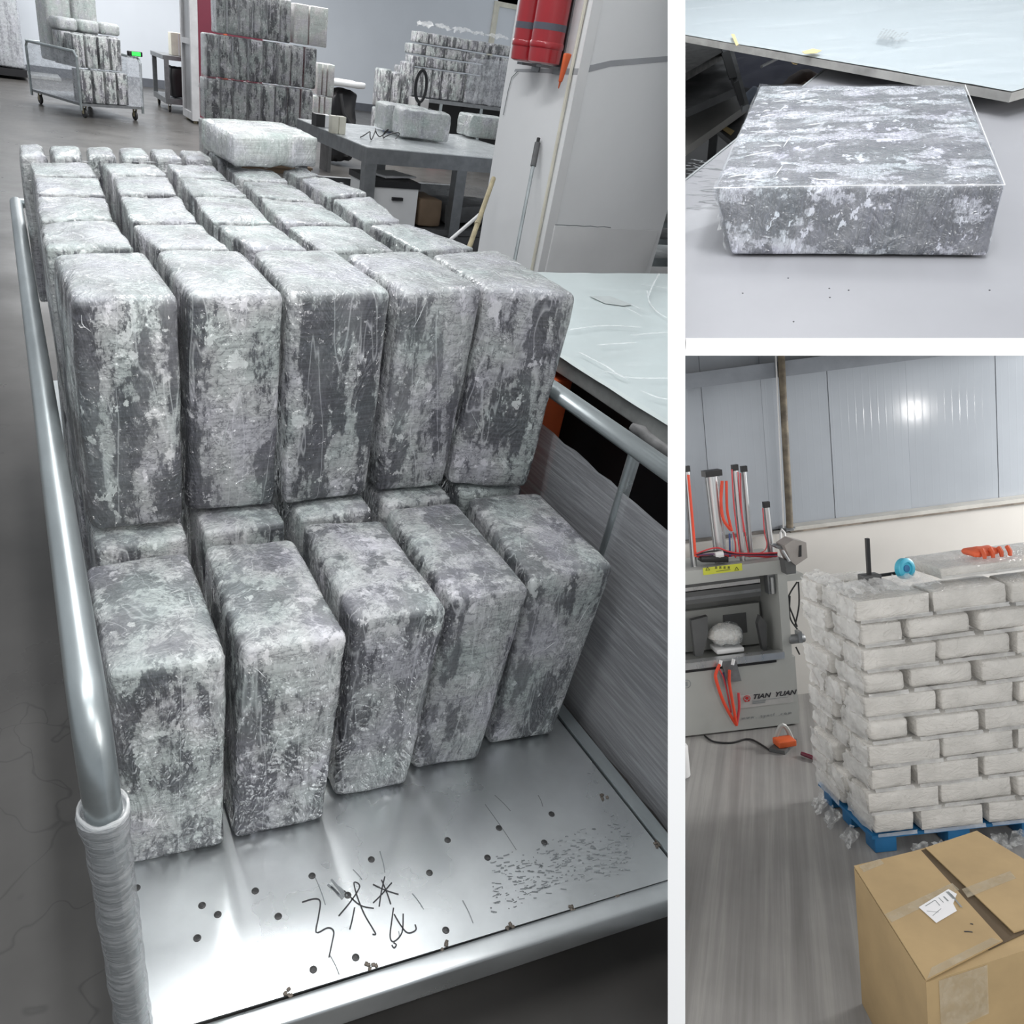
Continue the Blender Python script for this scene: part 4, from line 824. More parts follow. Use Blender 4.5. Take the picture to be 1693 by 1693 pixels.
# ================================================================== PLACE 2: pack on a work table
E0 = Z2(1374, 107, 0); E1 = Z2(1133, 299, 0); dE = (E1 - E0).normalized(); nE = Vector((-dE.y, dE.x, 0))
if nE.x < 0: nE = -nE
a0 = E0 - dE * .55; a1 = E1 + dE * 1.3
tab = Thing('work_table', 'grey-white work table carrying the single wrapped pack', 'table', (.3, .3, -.80), s=2)
tab.part('table_top', MB().prism([a0, a1, a1 + nE * 1.6, a0 + nE * 1.6], (0, 0, -.03)), M['tabletop'], flat=True)
tab.part('edge_strip', MB().prism([a0 - nE * .004, a1 - nE * .004, a1 + nE * .001, a0 + nE * .001], (0, 0, .0015)), M['ink_grey'], flat=True)
for q in (a0 + dE * .3 + nE * .1, a0 + dE * .3 + nE * 1.4, a1 + nE * .1 - dE * .3): tab.part('leg', MB().box(q.x - .025, q.x + .025, q.y - .025, q.y + .025, -.80, -.03), M['steel_dark'], flat=True)
scuff = MB(); rs = random.Random(11)
for i in range(60):
    p = Z2(rs.uniform(1133, 1190), rs.uniform(262, 345), .0012)
    a = rs.uniform(-1, .4); L = rs.uniform(.01, .035); scuff.ribbon([p, p + Vector((L * .5, L * .5 * a, 0)), p + Vector((L, L * a * .8, 0))], rs.uniform(.0008, .002), (0, 0, 1))
tab.part('scuffs', scuff, M['ink_grey'], flat=True, kind='stuff')
for (px, py) in ((1228, 485), (1312, 532), (1371, 477), (1403, 480), (1636, 480), (1372, 492), (1303, 460)):
    p = Z2(px, py, 0); tab.part('speck', MB().lathe([(.0013, 0), (.0010, .0008)], (p.x, p.y, 0), 6), M['ink'])
struct('floor_bench', MB().box(-2.5, 3, -.8, 4.5, -.86, -.80), plain('dark_floor', (.05, .048, .047), .5, var=.2), s=2, flat=True)
# the pack
zt = .1048
c8 = [Z2(x, y, .004) for x, y in ((1209, 422), (1632, 424))]; top = [Z2(x, y, zt) for x, y in ((1180, 311), (1661, 306), (1595, 142), (1256, 141))]
kr = c8[1] + (top[2] - top[1]); kl = c8[0] + (top[3] - top[0]); q8 = [c8[0], c8[1], Vector((kr.x, kr.y, .004)), Vector((kl.x, kl.y, .004))] + top
blk = solo('wrapped_block', MB().soft(q8, .007, (14, 12, 6), .0016, 16, .003, 4, 1, 0), M['block'], 'single long mottled pack in glossy film on the grey work table', 'pack', s=2, ang=60)
cen = sum(q8, Vector()) / 8; q9 = [cen + (p - cen) * 1.006 + Vector((0, 0, .0025)) for p in q8]
fw = MB().soft(q9, .006, (26, 22, 8), .0022, 30, .004, 9, 1, 0)
for v in fw.v: v.z = max(v.z, .0025)
filmm = film_mat('pack_film', .03, .13, (.86, .88, .93), .06, (1, 1, 1), 1.0, 16, (.5, .72), .022)
piece(blk, 'film_wrap', fw, filmm, flat=False)
cs = MB(); rs = random.Random(5)
T0, T1, T2, T3 = top
for i in range(26):
    u = abs(rs.gauss(.0, .16)) + .04; v = rs.uniform(.05, .95); a = rs.uniform(-.5, .5) + (0 if rs.random() < .75 else 1.4); L = rs.uniform(.03, .12); pts = []; rad = []
    for k in range(6):
        t = k / 5; uu = min(.97, u + L * math.cos(a) * t); vv = max(.04, min(.96, v + L * math.sin(a) * t + .003 * math.sin(5 * t + i)))
        pts.append((T0 * (1 - uu) + T1 * uu) * (1 - vv) + (T3 * (1 - uu) + T2 * uu) * vv + Vector((0, 0, .0028 + .0005 * math.sin(3.1 * t)))); rad.append(.0003 + .0008 * math.sin(math.pi * t))
    cs.tube(pts, rad, 5)
piece(blk, 'film_crease', cs, M['glint'], flat=False, kind='stuff')  # film creases in near-white, clustered left to stand for glare
seam = MB().tube([T0 + Vector((.0, -.002, .001)), (T0 + T1) / 2 + Vector((0, -.003, .003)), T1 + Vector((0, -.002, .001)), T2 + Vector((0, 0, .002))], .0009, 6)
piece(blk, 'film_seam', seam, M['film_crumple'], flat=False)
fins = MB().sheet([q8[1] + Vector((.002, 0, .0)), T1 + Vector((.006, 0, -.002)), T1 * .6 + T2 * .4 + Vector((.008, 0, 0)), q8[1] * .6 + q8[2] * .4 + Vector((.012, 0, 0))], 6, 10, .006, 22, 3, .05); fins.sheet([q8[0] + Vector((-.012, 0, .001)), q8[3] + Vector((-.004, 0, .0)), T3 + Vector((-.004, 0, 0)), T0 + Vector((-.010, 0, 0))], 8, 12, .008, 18, 5, .06)
for v in fins.v: v.z = max(v.z, .0025)
piece(blk, 'film_end', fins, M['film_thin'], flat=False)
# boards wrapped in film behind
bz_ = .050; e0, e1 = Z2(1133, 59, bz_), Z2(1664, 152, bz_); dd = (e1 - e0).normalized(); nn = Vector((-dd.y, dd.x, 0))
if nn.y < 0: nn = -nn
b0, b1 = e0 - dd * 1.2, e1 + dd * .012
brd = Thing('wrapped_boards', 'film-wrapped pale board lying across the back of the work table', 'board', (b1.x, b1.y, .002), s=2)
board_o = brd.part('board', MB().prism([b0, b1, b1 + nn * 1.9, b0 + nn * 1.9], (0, 0, -.018)), plain('board_grey', (.30, .30, .29), .6, var=.3, vs=12), flat=True)
brd.part('sheeting', MB().sheet([b0 + Vector((0, 0, .0015)), b1 + Vector((0, 0, .0015)), b1 + nn * 1.9 + Vector((0, 0, .0015)), b0 + nn * 1.9 + Vector((0, 0, .0015))], 50, 40, .0012, 5, 7), plain('board_white', (.37, .415, .435), .4, var=.03, vs=4, coat=.3))
brd.part('clear_film', MB().sheet([b0 + Vector((0, 0, .007)), b1 + Vector((0, 0, .007)), b1 + nn * 1.9 + Vector((0, 0, .007)), b0 + nn * 1.9 + Vector((0, 0, .007))], 80, 60, .0035, 5, 3), film_mat('board_film', .02, .12, (.9, .94, .97), .06, (.5, 2.0, 1), 1.0, 8, (.5, .75)))
prn = MB(); LQ = [Z2(x, y, bz_ + .019) for x, y in ((1449, 62), (1487, 69), (1504, 53), (1459, 46.5))]
for r_ in range(8):
    v = (r_ + .5) / 8
    for k in range(7):
        if rs.random() < .2: continue
        u0 = k / 7 + .01; u1 = u0 + rs.uniform(.07, .12)
        P = lambda u: (LQ[0] * (1 - u) + LQ[3] * u) * (1 - v) + (LQ[1] * (1 - u) + LQ[2] * u) * v
        prn.ribbon([P(u0), P(u1)], .005, (0, 0, 1))
brd.part('print', prn, M['ink_grey'], flat=True, label='block of small grey printing on the film')
for pts in ([(1209, 57), (1214, 57), (1221, 74), (1217, 76)], [(1326, 86), (1344, 81), (1358, 84), (1350, 88), (1330, 89)]):
    brd.part('masking_tape', MB().prism([Z2(x, y, bz_ + .012) for x, y in pts], (0, 0, .001)), M['masking'], flat=True)
brd.part('masking_tape', MB().prism([Z2(x, y, bz_ - .03) + Vector((-.01, -.01, 0)) for x, y in ((1312, 97), (1327, 101), (1325, 105), (1318, 104))], (0, 0, .001)), M['masking'], flat=True)
for q in (b0 + nn * 1.7 + dd * .5, b1 + nn * 1.7): brd.part('trestle', MB().box(q.x - .03, q.x + .03, q.y - .03, q.y + .03, -.80, .030), M['steel_dark'], flat=True)
# steel bench at the left, below table level
lb = Thing('steel_bench', 'grey steel bench with two slots standing left of the work table', 'bench', (-.3, 1.8, -.80), s=2)
def poly2(pxs, z, th): return MB().prism([Z2(x, y, z) for x, y in pxs], (0, 0, -th))
lb.part('bench_top', poly2([(1100, 62), (1180, 70), (1198, 84), (1100, 140)], -.20, .03), plain('scuffed_top', (.16, .155, .145), .5, var=.5, vs=25), flat=True)
lb.part('front_panel', poly2([(1100, 138), (1199, 88), (1228, 140), (1100, 196)], -.26, .03), M['steel_dark'], flat=True)
lb.part('lower_shelf', poly2([(1100, 194), (1226, 139), (1236, 172), (1100, 268)], -.34, .03), plain('shelf_pale', (.33, .32, .30), .5, var=.12), flat=True)
fr = lb.part('frame_bar', poly2([(1192, 78), (1212, 78), (1238, 172), (1228, 176)], -.195, .02), M['steel'], flat=True)
lb.part('slot', poly2([(1193, 88), (1206, 82), (1219, 126), (1206, 130)], -.188, .004), M['black'], parent=fr, flat=True)
lb.part('slot', poly2([(1213, 138), (1221, 133), (1231, 168), (1224, 174)], -.188, .004), M['black'], parent=fr, flat=True)
for (x, y) in ((1120, 120), (1190, 120)): p = Z2(x, y, -.4); lb.part('leg', MB().box(p.x - .02, p.x + .02, p.y - .02, p.y + .02, -.80, -.375), M['steel_dark'], flat=True)
p = Z2(1215, 215, -.42)
st = solo('step_box', MB().soft([Z2(1184, 222, -.45), Z2(1212, 246, -.45), Z2(1262, 190, -.45), Z2(1232, 178, -.45), Z2(1184, 212, -.38), Z2(1212, 236, -.38), Z2(1262, 182, -.38), Z2(1232, 170, -.38)], .01, (1, 1, 1), 0, 1, 0), M['steel_dark'], 'dark tool case below the left edge of the work table', 'case', s=2)
piece(st, 'tape_strip', MB().prism([Z2(x, y, -.376) for x, y in ((1190, 211), (1194, 206), (1214, 217), (1208, 224))], (0, 0, .002)), M['masking'])
solo('navy_cloth', MB().sheet([Z2(1190, 150, -.66), Z2(1400, 150, -.66), Z2(1420, 60, -.66), Z2(1190, 50, -.66)], 24, 16, .03, 5, 3), M['navy'], 'dark navy cloth heaped in the gap under the boards', 'cloth', s=2)
a, b = Z2(1259, 110, -.30), Z2(1294, 93, -.30)
solo('white_stick', MB().tube([a, b], .006, 8), M['white'], 'thin white stick lying in the dark gap under the boards', 'stick', s=2)
p = Z2(1330, 138, -.45); solo('brown_lump', MB().soft(ybox(p.x, p.y + .1, -.62, .22, .24, .20, .4), .09, (4, 4, 3), .012, 9, .02, 3), plain('dark_brown_lump', (.06, .035, .025), .7, var=.3), 'dark brown rounded lump, stand-in for a person, in the gap behind the pack', 'bag', s=2)  # made-up lump and cloth, standing in for a crouching person
piece(bpy.data.objects['brown_lump'], 'lump_band', MB().tube([(p.x - .08, p.y, -.5), (p.x, p.y - .03, -.44), (p.x + .08, p.y + .02, -.5)], .008, 6), M['brown'], flat=False)
p = Z2(1300, 138, -.45); solo('blue_cloth', MB().soft(ybox(p.x - .13, p.y + .02, -.62, .12, .22, .15, .3), .06, (4, 4, 3), .015, 9, .02, 6), plain('pale_blue_cloth', (.16, .19, .25), .8), 'pale blue cloth beside the brown lump behind the pack', 'cloth', s=2)
# ================================================================== PLACE 3: machine room
FZ = -.145; WY3 = 2.35
fm, nt, b = nmat('streaked_floor'); sa, sb = Z3(1235, 1290, FZ), Z3(1215, 1660, FZ); ang = math.atan2(sb.y - sa.y, sb.x - sa.x)
_vr = coords(nt, rnd=False, rot=(0, 0, -(ang - math.pi / 2))); _vm = N(nt, 'VectorMath', operation='MULTIPLY'); _vm.inputs[1].default_value = (6.0, .13, 1); nt.links.new(_vr, _vm.inputs[0]); v = _vm.outputs[0]; n = nz(nt, v, 3.2, 6, .62); n2 = nz(nt, coords(nt, rnd=False), 1.3, 4)
c = ramp(nt, n, [(.28, (.20, .195, .19)), (.5, (.265, .26, .255)), (.62, (.32, .315, .305)), (.75, (.25, .245, .24))]); c = mixc(nt, 1.0, c, ramp(nt, n2, [(.3, .85), (.7, 1.1)]), 'MULTIPLY')
nt.links.new(c, b.inputs['Base Color']); b.inputs['Roughness'].default_value = .38
struct('floor_machine', MB().box(-4, 4, -3.2, WY3, FZ - .05, FZ), fm, s=3, flat=True)
# wall: corrugated metal panels above, white masonry below
pm, nt, b = nmat('panel_paint'); v = coords(nt, (1, 1, 1)); sep = N(nt, 'SeparateXYZ'); nt.links.new(v, sep.inputs[0])
wv = mth(nt, 'SINE', mth(nt, 'MULTIPLY', sep.outputs[0], 2 * math.pi / .06)); rib = ramp(nt, wv, [(.78, 0.0), (.97, 1.0)])
nt.links.new(mixc(nt, 1.0, (.37, .40, .44), ramp(nt, nz(nt, v, 1.1, 3), [(.3, .94), (.7, 1.06)]), 'MULTIPLY'), b.inputs['Base Color']); b.inputs['Roughness'].default_value = .11
nt.links.new(bump(nt, rib, .07, .003), b.inputs['Normal'])
zl = Y3(1480, 845, WY3).z
back = struct('wall_rear', MB().box(-3, 5, WY3, WY3 + .1, FZ, 3.2), M['machine_dk'], s=3, flat=True)
xs = [Y3(px, 700, WY3 - .03).x for px in (1055, 1164, 1262, 1372, 1501, 1648, 1760)]
for i in range(len(xs) - 1): piece(back, 'wall_panel', MB().box(xs[i] + .0015, xs[i + 1] - .0015, WY3 - .03 - .003 * (i % 2), WY3 - .001, zl - .02, 3.15), pm)
lw = struct('wall_lower', MB().box(-3, 5, WY3 - .17, WY3 - .035, FZ, zl - .03), plain('lower_wall', (.62, .60, .57), .6, var=.03, vs=2), s=3, flat=True)
xp = Y3(1300, 800, WY3 - .17).x
struct('trim_2', MB().box(xp, 5, WY3 - .19, WY3 - .036, zl - .03, zl - .018), plain('ledge_dark', (.20, .17, .14), .7, var=.5, vs=9), s=3, flat=True)
struct('trim_3', MB().box(xp, 5, WY3 - .18, WY3 - .036, zl - .018, zl + .012), plain('ledge_pale', (.52, .51, .48), .6, var=.12), s=3, flat=True)
struct('trim_4', MB().box(-3, xp - .1, WY3 - .10, WY3 - .036, zl - .03, zl - .012), plain('ledge_dark2', (.16, .15, .14), .7, var=.3, vs=9), s=3, flat=True)
bl, br = Y3(1100, 647.5, WY3 - .12), Y3(1600, 583, WY3 - .12)
bm_ = MB().hexa([(bl.x, WY3 - .22, bl.z), (br.x, WY3 - .22, br.z), (br.x, WY3 - .04, br.z), (bl.x, WY3 - .04, bl.z), (bl.x, WY3 - .22, bl.z + .12), (br.x, WY3 - .22, br.z + .12), (br.x, WY3 - .04, br.z + .12), (bl.x, WY3 - .04, bl.z + .12)])
struct('trim_beam', bm_, plain('beam_blue', (.20, .22, .25), .5), s=3, flat=True)
struct('ceiling_panel', MB().hexa([(-3, .8, 2.60), (4, .8, 3.05), (4, WY3, 3.05), (-3, WY3, 2.60), (-3, .8, 2.64), (4, .8, 3.09), (4, WY3, 3.09), (-3, WY3, 2.64)]), plain('ceiling_pale', (.50, .51, .52), .5), s=3, flat=True)
yq = WY3 - .24; a, b = Y3(1290, 560, yq), Y3(1306, 872, yq); xm = (a.x + b.x) / 2
T = Thing('pipe_column', 'rusty olive steel pipe running up the metal wall', 'pipe', (b.x, yq, b.z), s=3)
T.part('pipe', MB().tube([Vector((b.x, yq, b.z)), Vector((b.x + (a.x - b.x) * .5, yq, (a.z + b.z) / 2)), Vector((a.x, yq, a.z))], .026, 14), plain('rusty_olive', (.155, .13, .095), .6, var=.6, vs=9))
T.part('foot_flange', MB().lathe([(.04, 0), (.04, .012)], (b.x, yq, b.z - .012), 12).box(b.x - .03, b.x + .03, yq, WY3 - .10, b.z - .03, b.z - .012), M['steel'])
T.part('white_conduit', MB().tube([(b.x - .045, yq + .01, b.z), (b.x - .04 + (a.x - b.x) * .5, yq + .01, (a.z + b.z) / 2), (a.x - .035, yq + .01, a.z)], .007, 8), M['white'])
T.part('pvc_elbow', MB().tube([(b.x - .10, yq - .02, b.z - .35), (b.x - .085, yq - .02, b.z - .03), (b.x - .075, yq - .02, b.z + .0), (b.x - .055, yq - .02, b.z - .03), (b.x - .045, yq - .02, b.z - .35)], .010, 8), M['white'])
# ---- machine
MY = 1.64
def mp(px, py, y=MY): return Y3(px, py, y)
mg = Thing('log_saw_machine', 'grey packing machine with vertical air cylinders against the wall', 'machine', (mp(1220, 1200).x, MY + .2, FZ), s=3)
xL = -1.6; xR = mp(1318, 1140).x; z0, z1 = mp(1230, 1206).z, mp(1230, 1095).z
body = mg.part('lower_cabinet', MB().box(xL, xR, MY, MY + .42, z0, z1), M['machine'], flat=True)
for x in (xR - .12, xR - .7): mg.part('foot', MB().box(x, x + .07, MY + .08, MY + .36, FZ, z0), M['machine_dk'], flat=True)
mg.part('table_rail', MB().box(xL, mp(1296, 1088).x, MY - .02, MY + .05, z1, mp(1230, 1084).z), M['alu'], flat=True)
mg.part('slot_line', MB().box(xL, mp(1284, 1100).x, MY - .004, MY - .0005, mp(1230, 1101).z, mp(1230, 1097).z), M['black'], flat=True)
zt_, zb_ = mp(1220, 934).z, mp(1220, 956).z
xp0, xp1 = mp(1289, 1000).x, mp(1304, 1000).x
mg.part('upright', MB().box(xp0, xp1, MY, MY + .40, z1, zb_), M['machine'], flat=True)
beam = mg.part('top_beam', MB().box(xL, xp1, MY - .01, MY + .42, zb_, zt_), M['machine'], flat=True)
mg.part('back_panel', MB().box(xL, xp0, MY + .36, MY + .40, z1, zb_), plain('machine_mid', (.22, .225, .22), .5), flat=True)
mg.part('inner_panel', MB().box(xL, mp(1284, 1040).x, MY + .30, MY + .34, z1 + .02, mp(1200, 1003, MY + .30).z), M['machine'], flat=True)
for (ya, yb, m_) in ((957, 964, 'machine_dk'), (964, 970, 'alu'), (972, 980, 'machine_dk'), (985, 992, 'machine_dk'), (980, 985, 'steel')): mg.part('guide_rail', MB().box(xL, mp(1266, 965).x, MY + .10, MY + .16, mp(1200, yb, MY + .1).z, mp(1200, ya, MY + .1).z), M[m_], flat=True)
mg.part('inner_window', MB().box(mp(1196, 1020, MY + .29).x, mp(1234, 1020, MY + .29).x, MY + .292, MY + .299, mp(1200, 1050, MY + .29).z, mp(1200, 1017, MY + .29).z), M['machine_dk'], flat=True)
mg.part('slide_block', MB().box(mp(1274, 960).x, mp(1288, 960).x, MY + .05, MY + .12, mp(1280, 985).z, mp(1280, 946).z), M['steel'], flat=True)
mg.part('slide_rod', MB().tube([mp(1279, 956) + Vector((0, .03, 0)), mp(1281, 983) + Vector((0, .03, 0))], .012, 8), M['alu'])
for (pa, nm) in ((((1143, 1026), (1170, 1019), (1171, 1048), (1162, 1084), (1150, 1086)), 'side_plate'), (((1253, 1032), (1257, 1018), (1268, 1030), (1268, 1076), (1262, 1076)), 'side_plate')):
    mg.part(nm, MB().prism([mp(x, y, MY + .12) for x, y in pa], (0, .05, 0)), M['machine_dk'], flat=True)
mg.part('paper_tag', MB().box(mp(1271, 1034, MY + .29).x, mp(1282, 1034, MY + .29).x, MY + .290, MY + .2995, mp(1275, 1041, MY + .29).z, mp(1275, 1027, MY + .29).z), M['cream'], flat=True)
yw = mg.part('warning_strip', MB().box(mp(1162, 940, MY - .012).x, mp(1227, 940, MY - .012).x, MY - .014, MY - .0105, mp(1195, 947, MY - .012).z, mp(1195, 935, MY - .012).z), M['yellow'], parent=beam, flat=True, label='yellow warning strip')
for cx_ in (1170, 1218):
    c0 = mp(cx_, 941, MY - .016); r = .017
    mg.part('warning_triangle', MB().tube([c0 + Vector((r * math.cos(a), 0, r * math.sin(a))) for a in (math.pi / 2, math.pi * 7 / 6, -math.pi / 6, math.pi / 2)], .0022, 4), M['ink'], parent=beam)
gl = MB()
for k, cx_ in enumerate((1184, 1191, 1198, 1205)):
    c0 = mp(cx_, 938.5, MY - .0155)
    for (dx, dz, w, h) in ((-.008, .006, .016, .003), (-.0015, -.008, .003, .018), (-.008, -.002, .016, .003), (-.007, -.008, .003, .007), (.004, -.008, .003, .007)): gl.box(c0.x + dx, c0.x + dx + w, MY - .0158, MY - .0142, c0.z + dz, c0.z + dz + h)
c0 = mp(1184, 944.5, MY - .0155); gl.box(c0.x, c0.x + .105, MY - .0158, MY - .0142, c0.z - .002, c0.z + .001)
mg.part('warning_text', gl, M['ink'], parent=beam, flat=True)
# cylinders on top
def cyl(px0, py0, px1, py1, r, cap, yo, m='alu'):
    a, b = mp(px0, py0, MY + yo), mp(px1, py1, MY + yo); a.x = b.x + (a.x - b.x); bz = zt_ if py1 > 925 else b.z
    o = mg.part('air_cylinder', MB().tube([Vector((b.x, MY + yo, zt_)), Vector((a.x, MY + yo, a.z))], r, 16), M[m])
    if cap: mg.part('end_cap', MB().box(a.x - cap, a.x + cap, MY + yo - cap * .8, MY + yo + cap * .8, a.z, a.z + .045), M['black'], parent=o, flat=True)
    mg.part('tie_rod', MB().tube([Vector((b.x - r * 1.25, MY + yo - .01, zt_)), Vector((a.x - r * 1.25, MY + yo - .01, a.z))], .005, 6), M['steel'], parent=o)
    return o
cyl(1177, 787, 1194, 932, .042, .062, .16)
cyl(1215, 778, 1229, 932, .019, .022, .12); cyl(1230, 780, 1243, 932, .017, .021, .20); cyl(1267, 839, 1277, 932, .021, .022, .16); cyl(1136, 780, 1148, 934, .019, .02, .12)
mg.part('side_tube', MB().tube([mp(1187, 788, MY + .22), mp(1200, 930, MY + .22)], .014, 10), M['alu'])
def hose(pxs, r, y, m, nm='hose'): return mg.part(nm, MB().tube(smooth([mp(x, yy, MY + y) for x, yy in pxs]), r, 8), m)
pinkm = plain('red_hose', (.55, .05, .06), .35)
hose([(1194, 795), (1192, 830), (1196, 858), (1208, 876)], .012, .10, M['hose']); hose([(1201, 795), (1202, 840), (1206, 862), (1210, 878)], .010, .10, M['hose'])
hose([(1210, 776), (1213, 830), (1220, 890), (1224, 920)], .005, .08, pinkm); hose([(1224, 782), (1226, 840), (1233, 890), (1238, 918)], .005, .12, pinkm); hose([(1220, 780), (1224, 830), (1230, 880)], .004, .1, pinkm)
hose([(1138, 785), (1144, 850), (1150, 920)], .010, .08, M['hose']); hose([(1261, 840), (1264, 880), (1268, 900), (1262, 912), (1240, 917)], .004, .1, pinkm)
hose([(1212, 880), (1216, 900), (1216, 922)], .006, .09, pinkm); hose([(1206, 882), (1207, 920)], .007, .09, plain('blue_hose', (.05, .08, .22), .4)); hose([(1211, 882), (1212, 920)], .005, .10, plain('pale_hose', (.4, .5, .6), .4))
for k in range(5): hose([(1150, 916 + k), (1172, 908 + 4 * k), (1188, 906 + 5 * k), (1205, 912 + 2 * k), (1230, 915 + k), (1285, 914 + 2 * k)], .006, .06 + .012 * k, (pinkm, M['black'], plain('purple_hose', (.2, .1, .2), .4), pinkm, pinkm)[k])
mg.part('hose_tie', MB().lathe([(.03, -.03), (.034, 0), (.03, .03)], mp(1188, 917, MY + .08), 12, (1, 0, 0)), M['white'])
mg.part('valve_bank', MB().soft([mp(1160, 930, MY + .05), mp(1205, 930, MY + .05), mp(1205, 930, MY + .05) + Vector((0, .1, 0)), mp(1160, 930, MY + .05) + Vector((0, .1, 0)), mp(1160, 921, MY + .05), mp(1205, 921, MY + .05), mp(1205, 921, MY + .05) + Vector((0, .1, 0)), mp(1160, 921, MY + .05) + Vector((0, .1, 0))], .005, (0, 0, 0), 0, 1, 0), M['black'])
# control box on an arm
cbx = mg.part('control_box', MB().prism([mp(x, y, MY - .12) for x, y in ((1297, 902), (1312, 892), (1333, 897), (1335, 922), (1316, 935), (1308, 928))], (0, .14, 0)), plain('box_warm_grey', (.30, .28, .265), .5), flat=True, label='hexagonal grey control box')
mg.part('box_slot', MB().prism([mp(x, y, MY - .122) for x, y in ((1321, 902), (1325, 901), (1325, 920), (1320, 921))], (0, -.003, 0)), M['black'], parent=cbx, flat=True)
mg.part('box_bracket', MB().prism([mp(x, y, MY - .10) for x, y in ((1297, 925), (1316, 932), (1316, 948), (1301, 950))], (0, .1, 0)), M['machine_dk'], parent=cbx, flat=True)
mg.part('box_arm', MB().prism([mp(x, y, MY - .06) for x, y in ((1281, 903), (1300, 902), (1298, 908), (1287, 908))], (0, .1, 0)), M['steel'], parent=cbx, flat=True)
mg.part('box_handle', MB().tube([mp(1294, 910, MY - .13), mp(1305, 928, MY - .13)], .010, 8), M['alu'], parent=cbx)
mg.part('side_shelf', MB().box(xp1, mp(1330, 955).x, MY + .02, MY + .3, mp(1315, 961).z, mp(1315, 951).z), M['machine'], flat=True)
for pxs in ([(1318, 962), (1303, 990), (1312, 1020), (1318, 1036)], [(1320, 962), (1321, 1000), (1314, 1036)], [(1306, 985), (1306, 1020), (1318, 1040)], [(1316, 1070), (1322, 1082)]): hose(pxs, .006, .02, M['black'], 'cable')
mg.part('air_regulator', MB().lathe([(.03, -.06), (.036, -.05), (.036, .05), (.03, .06)], mp(1316, 1056, MY + .02), 14, (1, 0, 0)).box(mp(1318, 1050).x, mp(1324, 1050).x, MY - .02, MY + .04, mp(1316, 1062).z, mp(1316, 1044).z), M['steel'])
# hoses hanging on the front
mg.part('hose_bracket', MB().prism([mp(x, y, MY - .03) for x, y in ((1192, 1094), (1217, 1092), (1226, 1126), (1205, 1128), (1198, 1112))], (0, .028, 0)), M['steel'], flat=True)
hose([(1190, 1098), (1184, 1112), (1184, 1124), (1196, 1160), (1212, 1190), (1218, 1199)], .012, -.05, M['hose']); hose([(1206, 1108), (1206, 1130), (1211, 1160), (1218, 1199)], .011, -.055, M['hose']); hose([(1218, 1199), (1222, 1170), (1221, 1146)], .010, -.05, pinkm); hose([(1188, 1104), (1196, 1120), (1203, 1148), (1209, 1178)], .006, -.045, pinkm); hose([(1196, 1112), (1200, 1132), (1206, 1165)], .006, -.04, plain('navy_hose', (.04, .04, .12), .4))
for (x, y) in ((1192, 1092), (1213, 1090)): mg.part('hose_fitting', MB().tube([mp(x, y, MY - .04), mp(x - 2, y + 9, MY - .045)], .013, 8), M['white'])
# maker's plate and lettering
def text(body, c, h, m, parent, nm, shear=0.0, bold=0.0, sp=1.0, wscale=1.0):
    cu = bpy.data.curves.new('txt', 'FONT'); cu.body = body; cu.size = h; cu.shear = shear; cu.offset = bold; cu.extrude = .0008; cu.space_character = sp
    to = bpy.data.objects.new('txt', cu); LINK(to); dg = bpy.context.evaluated_depsgraph_get(); me = bpy.data.meshes.new_from_object(to.evaluated_get(dg)); bpy.data.objects.remove(to)
    me.transform(Matrix.Translation(Vector(c) - mg.loc) @ Matrix.Rotation(math.radians(90), 4, 'X') @ Matrix.Diagonal((wscale, 1, 1, 1))); me.materials.clear(); me.materials.append(m)
    o = bpy.data.objects.new(nm, me); LINK(o); o.parent = parent; SET[o.name] = 3; return o
pl0, pl1 = mp(1224, 1165, MY - .002), mp(1311, 1147, MY - .002)
plate = mg.part('maker_plate', MB().box(pl0.x, pl1.x, MY - .003, MY - .0005, mp(1267, 1166).z, mp(1267, 1145).z), plain('plate_pale', (.46, .46, .45), .4), parent=body, flat=True)
q = mp(1244, 1156, MY - .005); text('TIAN  YUAN', (q.x, MY - .005, q.z), .052, M['ink'], body, 'maker_name', .35, .0012, 1.0, 1.12)
q = mp(1244, 1158, MY - .005); mg.part('maker_rule', MB().box(q.x, q.x + .27, MY - .006, MY - .0035, q.z - .004, q.z - .002).box(q.x, q.x + .10, MY - .006, MY - .0035, q.z - .016, q.z - .009).box(q.x, q.x + .095, MY - .006, MY - .0035, q.z - .029, q.z - .022), M['ink_grey'], parent=body, flat=True)
q = mp(1235, 1155, MY - .004); mg.part('maker_emblem', MB().tube([q + Vector((.024 * math.cos(a), 0, .024 * math.sin(a))) for a in [2 * math.pi * k / 20 for k in range(21)]], .0028, 6).lathe([(.013, -.001), (.013, .002)], q + Vector((0, 0, .004)), 10, (0, -1, 0)).box(q.x - .018, q.x - .006, MY - .006, MY - .003, q.z - .024, q.z - .012).box(q.x + .006, q.x + .018, MY - .006, MY - .003, q.z - .024, q.z - .012), M['red_mark'], parent=body)
q = mp(1226, 1190, MY - .002); text('www. tyntf .com', (q.x, MY - .002, q.z), .036, M['ink_grey'], body, 'web_address', .1, 0, 1.55, 1.0)
q = mp(1135, 1131, MY - .003); mg.part('round_badge', MB().tube([q + Vector((.032 * math.cos(a), 0, .032 * math.sin(a))) for a in [2 * math.pi * k / 24 for k in range(25)]], .0022, 6).box(q.x - .008, q.x + .008, MY - .005, MY - .002, q.z - .016, q.z + .016), M['ink_grey'], parent=body)
